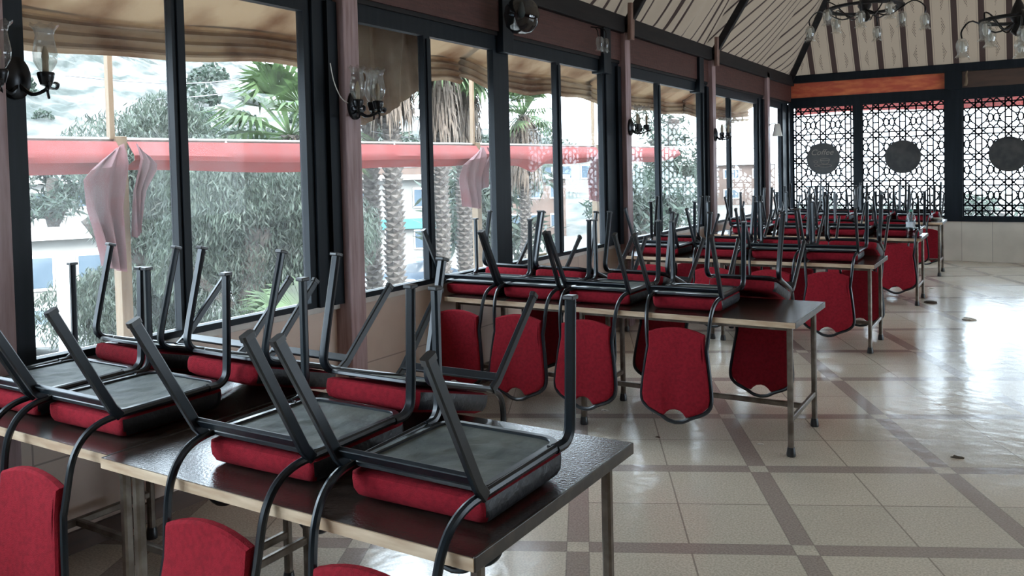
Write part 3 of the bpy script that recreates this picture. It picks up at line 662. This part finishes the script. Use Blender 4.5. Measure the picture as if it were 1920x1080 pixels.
bm = bmesh.new(); lathe(bm, [(.03, .08), (.045, .06), (.06, -.04), (.078, -.11), (.072, -.11), (.05, -.03), (.03, .07)], 16, (.12, 0, 0)); link_mesh('lamp_shade', bm, M['white_plastic'], t, True)
# smoked glass lantern on the post between the second and third windows
t = thing('globe_lantern', 'smoked glass globe lantern hanging under the beam above the windows', 'lamp', (XW+.30, 5.36, 2.74))
bm = bmesh.new(); lathe(bm, [(.02, -.135), (.07, -.125), (.115, -.08), (.135, 0), (.118, .07), (.075, .12), (.04, .16), (.04, .18)], 22); link_mesh('glass_globe', bm, M['smoke'], t, True)
bm = bmesh.new(); lathe(bm, [(.05, .17), (.055, .19), (.02, .22), (.012, .42)], 14, cap=True); sweep(bm, catmull([(0, 0, .40), (-.1, .05, .36), (-.22, .15, .30)], 4), prof_round(.01, 6)); link_mesh('hanger', bm, M['black_iron'], t, True)
bm = bmesh.new(); lathe(bm, [(.012, .1), (.022, .06), (.028, .02), (.018, -.01), (.002, -.02)], 12); link_mesh('bulb', bm, M['white_plastic'], t, True)
# pair of clear bell shades under the beam
t = thing('bell_lamp', 'pair of clear glass bell shades hanging below the beam at the third window', 'lamp', (XW+.14, 7.05, 2.78))
bm = bmesh.new(); sweep(bm, catmull([(-.1, 0, .13), (-.02, -.04, .1), (.01, -.06, .02)], 4), prof_round(.006, 6)); sweep(bm, catmull([(-.1, 0, .13), (.02, .04, .1), (.03, .06, .02)], 4), prof_round(.006, 6)); link_mesh('arm', bm, M['black_iron'], t, True)
for dy in (-.06, .06):
    bm = bmesh.new(); tulip(bm, (.02, dy, .02), .13, .035, -1); link_mesh('glass_shade', bm, M['shade'], t, True)

# ================================================================ CHANDELIERS
def chandelier(loc, R_, n, top, label, seed):
    rn = random.Random(seed); t = thing('chandelier', label, 'chandelier', loc)
    bm = bmesh.new(); lathe(bm, [(.02, -.06), (.05, -.03), (.03, .03), (.06, .08), (.05, .12), (.015, .2), (.01, top)], 14, cap=True); link_mesh('stem', bm, M['black_iron'], t, True)
    bm = bmesh.new(); sweep(bm, [(R_*.62*math.cos(2*PI*i/24), R_*.62*math.sin(2*PI*i/24), .06) for i in range(24)], prof_rect(.02, .06), up0=Vector((0, 0, 1)), closed=True); link_mesh('ring', bm, M['beam'], t)
    for k in range(n):
        a = 2*PI*k/n+rn.uniform(-.1, .1); dz = .03 if k % 2 else -.05; rr = R_*(1 if k % 2 == 0 else .78)
        c, s = math.cos(a), math.sin(a)
        bm = bmesh.new(); sweep(bm, catmull([(.03*c, .03*s, .04), (rr*.4*c, rr*.4*s, -.02), (rr*.8*c, rr*.8*s, .08), (rr*c, rr*s, .07+dz), (rr*c, rr*s, .01+dz)], 4), prof_round(.006, 6)); ar = link_mesh('arm', bm, M['black_iron'], t, True)
        bm = bmesh.new(); tulip(bm, (rr*c, rr*s, .01+dz), .14, .042, -1, 18); link_mesh('glass_shade', bm, M['shade'], ar, True)
        bm = bmesh.new(); lathe(bm, [(.012, -.01), (.018, -.05), (.010, -.085), (.001, -.095)], 10, (rr*c, rr*s, dz)); link_mesh('bulb', bm, M['white_plastic'], ar, True)
chandelier((-.03, 7.0, 2.53), .36, 8, 3.0, 'dark iron chandelier with bell glass shades, the lower one at top right', 4)
chandelier((-1.2, 8.0, 2.90), .48, 8, 2.2, 'wide chandelier with glass shades, its lower edge at the top of the photo', 9)
# torn paper strip stuck to the far post
bm = bmesh.new()
solid_grid(bm, lambda u, v: (-.80+.05*v+.05*u*(1-v*.6)+.01*math.sin(6*v), YF-.11-.01*math.sin(3*u), 2.74+.23*v), 3, 6, .003, 1)
tag(link_mesh('torn_strip', bm, M['canvas']), 'pale torn strip stuck to the dark far post beside the red board', 'strip')

# ================================================================ OUTSIDE
structure(link_mesh('floor_terrace', B(-5.6, XW-.2, -6, 18, -.15, -.02), M['concrete']))
# beige canvas awnings above the windows
def awning(i, a, b, zb, label, drape=None):
    t = thing('canvas_awning', label, 'awning', (0, 0, 0), group='beige canvas awnings outside the windows')
    x_out = -4.25-.03*(i % 2)
    def fn(u, v):
        y = a+(b-a)*u; sagz = -.06*math.sin(PI*u)
        x = XW-.14+(x_out-XW+.14)*v; z = 2.95-(2.95-(zb+.16))*v**.9+sagz*v+.02*math.sin(9*u+i)*v
        return (x, y, z)
    bm = bmesh.new(); solid_grid(bm, fn, 16, 10, .006, 2); link_mesh('slope_cloth', bm, M['canvas'], t, True)
    def fr(u, v):
        y = a+(b-a)*u; sagz = -.06*math.sin(PI*u)+.02*math.sin(9*u+i)
        return (x_out-.035*abs(math.sin(v*3.5*PI))+.012*math.sin(17*u+i), y, zb+.17-.21*v+sagz+.01*math.sin(23*u)*v)
    bm = bmesh.new(); solid_grid(bm, fr, 22, 18, .008, 0); link_mesh('gathered_hem', bm, M['canvas'], t, True)
    return t
wn = ['nearest window', 'second window', 'third window', 'fourth window', 'fifth window', 'corner window']
for i, (a, b, zb) in enumerate(((.4, 4.33, 2.38), (4.25, 6.2, 2.44), (6.1, 8.75, 2.46), (8.65, 11.95, 2.43), (11.85, 15.2, 2.43))):
    awning(i, a, b, zb, 'beige canvas awning with gathered hem outside the %s' % wn[i])
# canvas drape hanging down outside the second window
def dr(u, v):
    y = 4.02+1.1*u; fold = .05*math.sin(u*21+2*v)*(.4+.6*math.sin(PI*min(1, v*1.2)))+.04*math.sin(u*9+1)*v+.012*math.sin(u*60)
    bot = 1.93+.30*max(0, u-.35)**1.2*2+.10*max(0, .2-u)*5
    return (-3.86+fold*min(1, v*5)+(XW-.15+3.86)*max(0, 1-v*6), y-.12*v*(u-.4), 2.90-(2.90-bot)*v)
bm = bmesh.new(); solid_grid(bm, dr, 48, 14, .006, 0); tag(link_mesh('canvas_drape', bm, M['canvas'], None, True), 'loose beige canvas drape hanging in folds outside the second window', 'curtain')

# terrace rail with red awning cloth
XP = -5.2
def zp(y): return 1.86+.0065*(y-2.7)
t = thing('awning_rail', 'pale metal pipe rail running along the terrace edge above the red cloth', 'rail', (XP, 0, 0))
bm = bmesh.new(); sweep(bm, [(0, -2, zp(-2)), (0, 20, zp(20))], prof_round(.014, 8)); link_mesh('pipe', bm, M['pipe'], t, True)
bm = bmesh.new()
for y in (2.2, 4.3, 5.2, 6.3, 6.9, 8.3, 9.2, 11.6, 12.8): sweep(bm, [(.06, y, zp(y)-.1), (.06, y+.5, zp(y)-.085)], prof_round(.012, 6)); sweep(bm, [(.06, y+.02, zp(y)-.11), (.0, y+.0, zp(y))], prof_round(.012, 6))
link_mesh('bracket', bm, M['pipe'], t, True)
PY = [-1.0, 3.42, 7.72, 10.75, 14.0]
for k, y in enumerate(PY):
    nm = ['post behind the camera end', 'nearest post', 'second post', 'third post', 'far post'][k]
    bm = B(XP-.04, XP+.04, y-.04, y+.04, -.02, zp(y)+.02, .004); box(bm, XP-.02, XP+.02, y-.07, y-.035, zp(y), 3.2)
    if 0 < k < 4: tag(link_mesh('wooden_post', bm, M['tanwood']), 'tan wooden terrace post behind the red cloth, %s' % nm, 'post', 'terrace posts outside')
    else: bm.free()
for k, (a, b) in enumerate(zip(PY, PY[1:])):
    tears = k == 2
    def vf(u, v, a=a, b=b, k=k):
        y = a+.04+(b-a-.08)*u; hgt = .20+.03*math.sin(PI*u)+(.10*max(0, 1-abs(u-.42)*9) if tears else 0)
        return (XP+.03+.02*math.sin(14*u+k)*v+(.09*v/.62 if v < .62 else .09-.16*(v-.62)/.38), y, zp(y)-.015-hgt*v+.01*math.sin(11*u+k)*v)
    bm = bmesh.new(); solid_grid(bm, vf, 40, 6, .005, 0)
    tag(link_mesh('red_valance', bm, M['rededge'], None, True), 'red awning cloth hanging from the terrace rail outside the %s' % ['nearest window', 'second window', 'third window', 'far windows'][k], 'awning', 'red cloth along the terrace rail')
def flap(bm, y, k, w0, w1, zb, sgn):      # one side of a curtain gathered against its post
    def cf(u, v):
        top = zp(y)-.03-.10*(1-abs(u))*0; wv = (w0*(1-v)**1.2+w1*v**.6)*min(1, .22+v*3.6)
        q = y+sgn*(.045+wv*u)
        return (XP+.07+.10*max(0, 1-abs(v-.15)*3)+.032*math.sin(u*15+k+2*v)*(.3+v), q, top-(top-zb)*(v*(1-.06*u))-(.05*u*(1-v)))
    solid_grid(bm, cf, 20, 12, .005, 0)
for k, (y, a0, a1, b0, b1, zb) in enumerate(((3.42, .34, .13, .17, .03, .98), (7.72, .36, .30, .12, .05, 1.18), (10.75, .34, .26, .22, .05, 1.12))):
    bm = bmesh.new(); flap(bm, y, k, a0, a1, zb, -1); flap(bm, y, k, b0, b1, zb+.22, 1)
    tag(link_mesh('tied_curtain', bm, M['pinkcloth'], None, True), 'faded pink curtain bunched against the %s terrace post' % ['nearest', 'second', 'third'][k], 'curtain', 'tied pink curtains on the terrace')
bm = bmesh.new(); solid_grid(bm, lambda u, v: (XW+u*5.5, YF+.55+.03*math.sin(30*u), 2.75-.30*v+.03*math.sin(9*u)*v), 60, 4, .006, 1)
tag(link_mesh('red_valance', bm, M['rededge'], None, True), 'dark red awning cloth edge behind the top of the lattice screens', 'awning', 'red cloth along the terrace rail')

# ground, hillside
GZ = -3.4
structure(link_mesh('ground', B(-120, -5.7, -60, 140, GZ-.2, GZ), M['ground']))
structure(link_mesh('ground_far_side', B(-5.7, 60, YF+2.5, 140, GZ-.2, GZ), M['ground']))
bm = bmesh.new(); rn = random.Random(5)
def hill(u, v):
    ang = math.radians(18+95*u)     # azimuth from +Y toward -X
    d = 62+70*v; x, y = -d*math.sin(ang), d*math.cos(ang)
    hh = 1/(1+math.exp(-(u-.30)*13))
    z = GZ+v**.8*32*hh+v*5+1.6*math.sin(19*u+5*v)*v+1.2*math.sin(47*u-11*v)*v
    z += (rn.uniform(-1, 1))*.9*v*hh+1.3*abs(math.sin(61*u+23*v))*v*hh
    return (x, y, z)
grid(bm, hill, 200, 90)
for f in bm.faces: f.smooth = False
structure(link_mesh('ground_hillside', bm, M['rock']))
bm = bmesh.new(); rs = random.Random(44)
for q in range(170):
    hx, hy, hz = hill(rs.uniform(.12, .98), rs.uniform(.08, .98)); r_ = rs.uniform(.7, 2.4)
    for j in range(200):
        a = Vector((rs.gauss(0, 1), rs.gauss(0, 1), abs(rs.gauss(0, .8)))).normalized()*r_*rs.uniform(.7, 1); p_ = Vector((hx, hy, hz))+a; s1 = Vector((rs.uniform(-1, 1), rs.uniform(-1, 1), rs.uniform(-1, 1))).normalized()*r_*.14; s2 = s1.orthogonal().normalized()*r_*.09
        bm.faces.new([bm.verts.new(v_) for v_ in (p_-s1, p_+s2, p_+s1, p_-s2)])
tag(link_mesh('hillside_scrub', bm, M['foliage_dark']), 'dark green scrub dotted over the pale rocky hillside', 'bushes', kind='stuff')

def along(u_px, depth):      # ground position under an image column at a given forward distance
    r = fw+(u_px-960)/F_PX*r2; r = Vector((r.x, r.y, 0)); r /= (r.x*fw.x+r.y*fw.y); return r.x*depth, r.y*depth
def leafy(bm, cx, cy, cz, rx, ry, rz, n, size, rn, droop=.5):
    for _ in range(n):
        while True:
            a = Vector((rn.uniform(-1, 1), rn.uniform(-1, 1), rn.uniform(-1, 1)))
            if .25 < a.length < 1: break
        p = Vector((cx+a.x*rx, cy+a.y*ry, cz+a.z*rz))
        d = Vector((rn.uniform(-1, 1), rn.uniform(-1, 1), rn.uniform(-1-droop, 1-droop*1.6))).normalized(); s = d.orthogonal().normalized(); s.rotate(Matrix.Rotation(rn.uniform(0, 6.28), 3, d))
        L = size*rn.uniform(.6, 1.5); W = L*.085
        vs = [bm.verts.new(q) for q in (p, p+d*L*.5+s*W, p+d*L, p+d*L*.5-s*W)]; bm.faces.new(vs)
def tree(px, depth, zt, zb, rad, n, size, m, label, seed, name='willow_tree', droop=.6, group=None, nb=12, cat='tree'):
    rn = random.Random(seed); x, y = along(px, depth); t = thing(name, label, cat, (x, y, GZ), group=group)
    bm = bmesh.new()
    H = zt-GZ; hb = zb-GZ
    sweep(bm, catmull([(0, 0, 0), (.15, .1, H*.3), (-.1, 0, H*.55), (.1, .1, H*.8)], 4), prof_round(.22*rad/2.2, 8), scales=None)
    for k in range(3):
        a = k*2.1; z0 = H*(.35+.06*k); sweep(bm, catmull([(0, 0, z0), (rad*.25*math.cos(a), rad*.25*math.sin(a), z0+H*.1), (rad*.42*math.cos(a), rad*.42*math.sin(a), z0+H*.2)], 3), prof_round(.07*rad/2.2, 6))
    link_mesh('trunk', bm, M['bark'], t, True)
    bm = bmesh.new()
    for k in range(nb):
        a = rn.uniform(0, 2*PI); q = rn.uniform(.1, .75)*rad; z = rn.uniform(hb, H); f = 1-.35*abs((z-hb)/(H-hb)*2-1)
        leafy(bm, q*math.cos(a)*f, q*math.sin(a)*f, z, rad*.36, rad*.36, (H-hb)*.17, n//nb, size, rn, droop)
    link_mesh('foliage', bm, m, t)
    return t
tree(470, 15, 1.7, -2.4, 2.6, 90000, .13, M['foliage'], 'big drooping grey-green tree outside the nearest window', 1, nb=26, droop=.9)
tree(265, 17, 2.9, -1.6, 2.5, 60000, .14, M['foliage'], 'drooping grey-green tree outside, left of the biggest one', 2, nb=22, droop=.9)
tree(95, 44, 3.0, -.5, 3.0, 2500, .6, M['foliage_dark'], 'bushy green tree far off at the left edge of the nearest window', 3, name='bushy_tree', droop=.1)
tree(420, 60, 6, -1, 4.5, 2500, .8, M['foliage_dark'], 'round dark green tree at the foot of the pale hillside', 4, name='bushy_tree', droop=.1)
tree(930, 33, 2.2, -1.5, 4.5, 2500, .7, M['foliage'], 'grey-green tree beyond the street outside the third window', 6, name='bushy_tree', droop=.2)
tree(1215, 30, 1.2, -2.2, 3.0, 3500, .42, M['foliage_dark'], 'low green bushy tree outside the fourth window', 7, name='bushy_tree', droop=.2)
tree(1262, 52, 6.5, 1, 4.0, 2200, .6, M['foliage'], 'tall pale tree beyond the fourth window', 12, name='bushy_tree', droop=.2)
tree(1060, 112, 5.5, 0, 6.0, 1800, 1.0, M['foliage'], 'distant hazy tree seen above the red cloth of the third window', 13, name='bushy_tree', droop=.2)
tree(640, 90, 9, 1, 7, 2200, 1.1, M['foliage'], 'distant pale tree on the hillside behind the palms', 14, name='bushy_tree', droop=.2)
tree(1700, 36, -.55, -2.8, 3.2, 2600, .42, M['foliage'], 'low green tree behind the middle lattice screen', 15, name='bushy_tree', droop=.2)
tree(1550, 44, -.8, -2.8, 3.6, 2200, .5, M['foliage'], 'low pale green tree behind the left lattice screen', 16, name='bushy_tree', droop=.2)
tree(1880, 40, -.5, -2.8, 3.2, 2200, .5, M['foliage'], 'low green tree behind the right lattice screen', 17, name='bushy_tree', droop=.2)

# palms
def fan_leaf(bm, p, d, R_, rn):
    d = d.normalized(); s = d.cross(Vector((0, 0, 1)))
    if s.length < .1: s = Vector((1, 0, 0))
    s.normalize(); nrm = s.cross(d)
    for k in range(15):
        a = math.radians(-75+150*k/14); dd = (d*math.cos(a)+s*math.sin(a)); q = R_*(.75+.25*math.cos(a))*rn.uniform(.85, 1.1); w_ = R_*.045; sd = dd.cross(nrm).normalized()
        e1 = p+dd*q*.6; e2 = p+dd*q+Vector((0, 0, -R_*.28*rn.uniform(.5, 1.2)))
        v = [bm.verts.new(c) for c in (p, e1+sd*w_, e2, e1-sd*w_)]; bm.faces.new(v)
def palm(px, depth, ztop, rtr, label, seed, crown=True, skirt=True, Rl=1.1):
    rn = random.Random(seed); x, y = along(px, depth); t = thing('fan_palm', label, 'palm', (x, y, GZ), group='fan palms in the street'); H = ztop-GZ
    bm = bmesh.new(); n = 64
    for k in range(n):                                           # overlapping rings of cut leaf bases
        z0 = H*k/n; r0 = rtr*(1.0-.15*k/n); ring = [(r0*.82, z0), (r0*1.08, z0+H/n*.8), (r0*.82, z0+H/n*1.08)]
        lathe(bm, ring, 12, (.02*math.sin(k*.5), 0, 0), rim=lambda j, a, rr, z: (rr*(1+(.16*math.cos(6*a+PI*round(z*n/H)) if j == 1 else 0)), z+(.04*math.cos(6*a+PI*round(z*n/H)) if j == 1 else 0)))
    link_mesh('trunk', bm, M['bark'], t)
    if skirt:
        bm = bmesh.new()
        for k in range(420):
            a = rn.uniform(0, 2*PI); z0 = H-rn.uniform(0, 1.5); d = Vector((math.cos(a), math.sin(a), 0)); p = Vector((rtr*.7*d.x, rtr*.7*d.y, z0)); L = rn.uniform(.7, 1.3)
            e = p+d*rn.uniform(.25, .5)+Vector((0, 0, -L)); s = Vector((-d.y, d.x, 0))*.035
            bm.faces.new([bm.verts.new(v) for v in (p-s*.4, p+s*.4, (p+e)/2+d*.15+s, e, (p+e)/2+d*.15-s)])
        link_mesh('dry_skirt', bm, M['thatch'], t)
    if crown:
        bm = bmesh.new()
        for k in range(34):
            a = k*2.4; el = rn.uniform(-.35, 1.25); d = Vector((math.cos(a)*math.cos(el), math.sin(a)*math.cos(el), math.sin(el))); p0 = Vector((0, 0, H)); p1 = p0+d*Rl*.8
            s = d.orthogonal().normalized()*.02; bm.faces.new([bm.verts.new(v) for v in (p0-s, p0+s, p1+s, p1-s)])
            fan_leaf(bm, p1, d+Vector((0, 0, -.25)), Rl, rn)
        link_mesh('fronds', bm, M['palm_green'], t)
palm(548, 17, 2.4, .20, 'fan palm with green crown at the right edge of the nearest window', 21)
palm(562, 13, -1.1, .16, 'young low fan palm beside the right frame of the nearest window', 22, skirt=False, Rl=.8)
palm(697, 21, 5.2, .23, 'palm trunk closest to the frame in the second window', 23)
palm(738, 20, 5.0, .24, 'thick palm trunk in the middle of the second window', 24)
palm(828, 22, 4.6, .22, 'palm with brown dry skirt seen right of the second mullion', 25)
palm(870, 24, 4.3, .24, 'palm trunk beside the pink curtain in the second window', 26)
palm(985, 26, 3.3, .2, 'fan palm with green crown in the third window', 27, Rl=.8)
palm(705, 12.5, -2.0, .12, 'small low fan palm at the lower left of the second window', 28, skirt=False, Rl=.9)

# buildings
def building(px, depth, wd, dp, z0, z1, m, label, nwin=3, nfl=2, band=None, rot=0):
    x, y = along(px, depth); az = math.atan2(-x, y); t = thing('building', label, 'building', (x, y, z0), (0, 0, az+rot), group='pale buildings across the street')
    bm = B(-wd/2, wd/2, 0, dp, 0, z1-z0); link_mesh('wall', bm, m, t)
    link_mesh('roof_slab', B(-wd/2-.3, wd/2+.3, -.4, dp+.3, z1-z0, z1-z0+.25), M['concrete'], t)
    hf = (z1-z0)/nfl
    for k in range(nfl):
        for j in range(nwin):
            xx = -wd/2+wd*(j+.5)/nwin; wo = link_mesh('window', B(xx-wd/nwin*.28, xx+wd/nwin*.28, -.06, 0, hf*k+hf*.32, hf*k+hf*.80), M['sill'], t)
            link_mesh('pane', B(xx-wd/nwin*.24, xx+wd/nwin*.24, -.09, -.06, hf*k+hf*.36, hf*k+hf*.76), M['darkglass'], wo)
    if band: link_mesh('painted_band', B(-wd/2-.05, wd/2+.05, -.25, -.02, hf-.4, hf+.15), M[band], t)
building(735, 46, 8, 6, GZ, 1.2, M['render'], 'low building with a teal painted band seen between the palm trunks', 5, 2, 'teal')
building(745, 66, 13, 8, GZ, 3.6, M['brickpale'], 'brick building with balconies standing above the teal banded one', 6, 3)
building(85, 54, 7, 6, GZ, 1.4, M['render'], 'white flat roofed house at the far left outside', 3, 2)
building(70, 31, 5, 4, GZ, -.6, M['render'], 'low white house below the one at the far left', 3, 1)
building(545, 78, 7, 6, GZ, 1.0, M['render'], 'pale house with teal shutters band behind the nearest window palm', 3, 2, 'teal')
building(985, 62, 6, 6, GZ, .9, M['brickpale'], 'reddish house outside the left half of the third window', 4, 2)
building(1082, 84, 8, 8, GZ, 2.6, M['render'], 'white house outside the right half of the third window', 4, 2)
building(330, 112, 12, 8, 5, 11, M['render'], 'white house high on the rocky hillside, left one', 4, 2)
building(500, 122, 12, 8, 6, 12, M['render'], 'white house high on the rocky hillside, right one', 4, 2)
building(1345, 105, 14, 8, GZ, 1.6, M['brickpale'], 'tan house low beyond the fifth window', 4, 2)
# cars
def car(px, depth, rot, m, label):
    x, y = along(px, depth); t = thing('parked_car', label, 'car', (x, y, GZ), (0, 0, rot), group='cars parked in the street')
    prof = [(-2.15, .35), (-2.2, .75), (-1.9, .95), (-1.35, 1.02), (-.75, 1.45), (.75, 1.48), (1.35, 1.05), (2.0, .92), (2.2, .7), (2.15, .35)]
    bm = bmesh.new(); A = [bm.verts.new((px_, -.85 if z < 1.2 else -.66, z)) for px_, z in prof]; D = [bm.verts.new((px_, .85 if z < 1.2 else .66, z)) for px_, z in prof]
    bm.faces.new(A); bm.faces.new(D[::-1])
    for i in range(len(prof)): bm.faces.new((A[i], D[i], D[(i+1) % len(prof)], A[(i+1) % len(prof)]))
    bevel(bm, .05); link_mesh('body', bm, m, t, True)
    bm = bmesh.new()
    for s in (-1, 1):
        vs = [bm.verts.new(v) for v in ((-1.15, s*.87, 1.02), (1.15, s*.87, 1.04), (.68, s*.72, 1.4), (-.68, s*.72, 1.38))]; r = bmesh.ops.extrude_face_region(bm, geom=[bm.faces.new(vs)])
        for v in [g for g in r['geom'] if isinstance(g, bmesh.types.BMVert)]: v.co.y -= s*.05
    link_mesh('side_glass', bm, M['darkglass'], t)
    for sx in (-1.35, 1.35):
        for s in (-1, 1):
            bm = bmesh.new(); n = 18
            for rr, m_ in ((.33, 'tyre'),):
                a_ = [bm.verts.new((sx+rr*math.cos(2*PI*i/n), s*.70, .33+rr*math.sin(2*PI*i/n))) for i in range(n)]; b_ = [bm.verts.new((sx+rr*math.cos(2*PI*i/n), s*.88, .33+rr*math.sin(2*PI*i/n))) for i in range(n)]
                bm.faces.new(a_); bm.faces.new(b_[::-1])
                for i in range(n): bm.faces.new((a_[i], b_[i], b_[(i+1) % n], a_[(i+1) % n]))
            wh = link_mesh('wheel', bm, M['tyre'], t)
car(775, 34, .9, M['carblue'], 'blue-grey parked car seen between the palms in the second window')
car(680+40, 27, .4, M['carwhite'], 'white parked car low in the second window')
car(905, 38, .5, M['carwhite'], 'white parked car beyond the pink curtain of the second window')
car(1000, 29, .3, M['carblue'], 'dark blue-grey parked car at the lower left of the third window')
car(1055, 36, .5, M['carwhite'], 'white parked car at the lower middle of the third window')
car(120, 24, .7, M['carwhite'], 'white parked car below the nearest window at far left')
# white utility pole and wires
x, y = along(112, 9.5)
bm = bmesh.new(); sweep(bm, [(0, 0, 0), (0, 0, 4.15)], prof_round(.07, 10)); o = tag(link_mesh('utility_pole', bm, M['sill'], None, True, (x, y, GZ)), 'short white pole standing outside the nearest window at left', 'pole')
for k, (pa, za, pb, zb_) in enumerate(((130, 3.6, 620, 5.4), (300, 3.2, 640, 5.9), (560, 2.9, 1000, 5.0), (660, 3.3, 960, 4.9), (700, 2.6, 960, 3.6))):
    xa, ya = along(pa, 16+k); xb, yb = along(pb, 26+k); bm = bmesh.new()
    sweep(bm, [(xa+(xb-xa)*q/12, ya+(yb-ya)*q/12, za+(zb_-za)*q/12-.5*math.sin(PI*q/12)) for q in range(13)], prof_round(.012, 5))
    tag(link_mesh('overhead_wire', bm, M['wire']), 'thin overhead wire, %s crossing outside the windows' % ['lowest left one', 'upper left one', 'middle one', 'upper right one', 'lower right one'][k], 'wire', 'overhead wires outside')
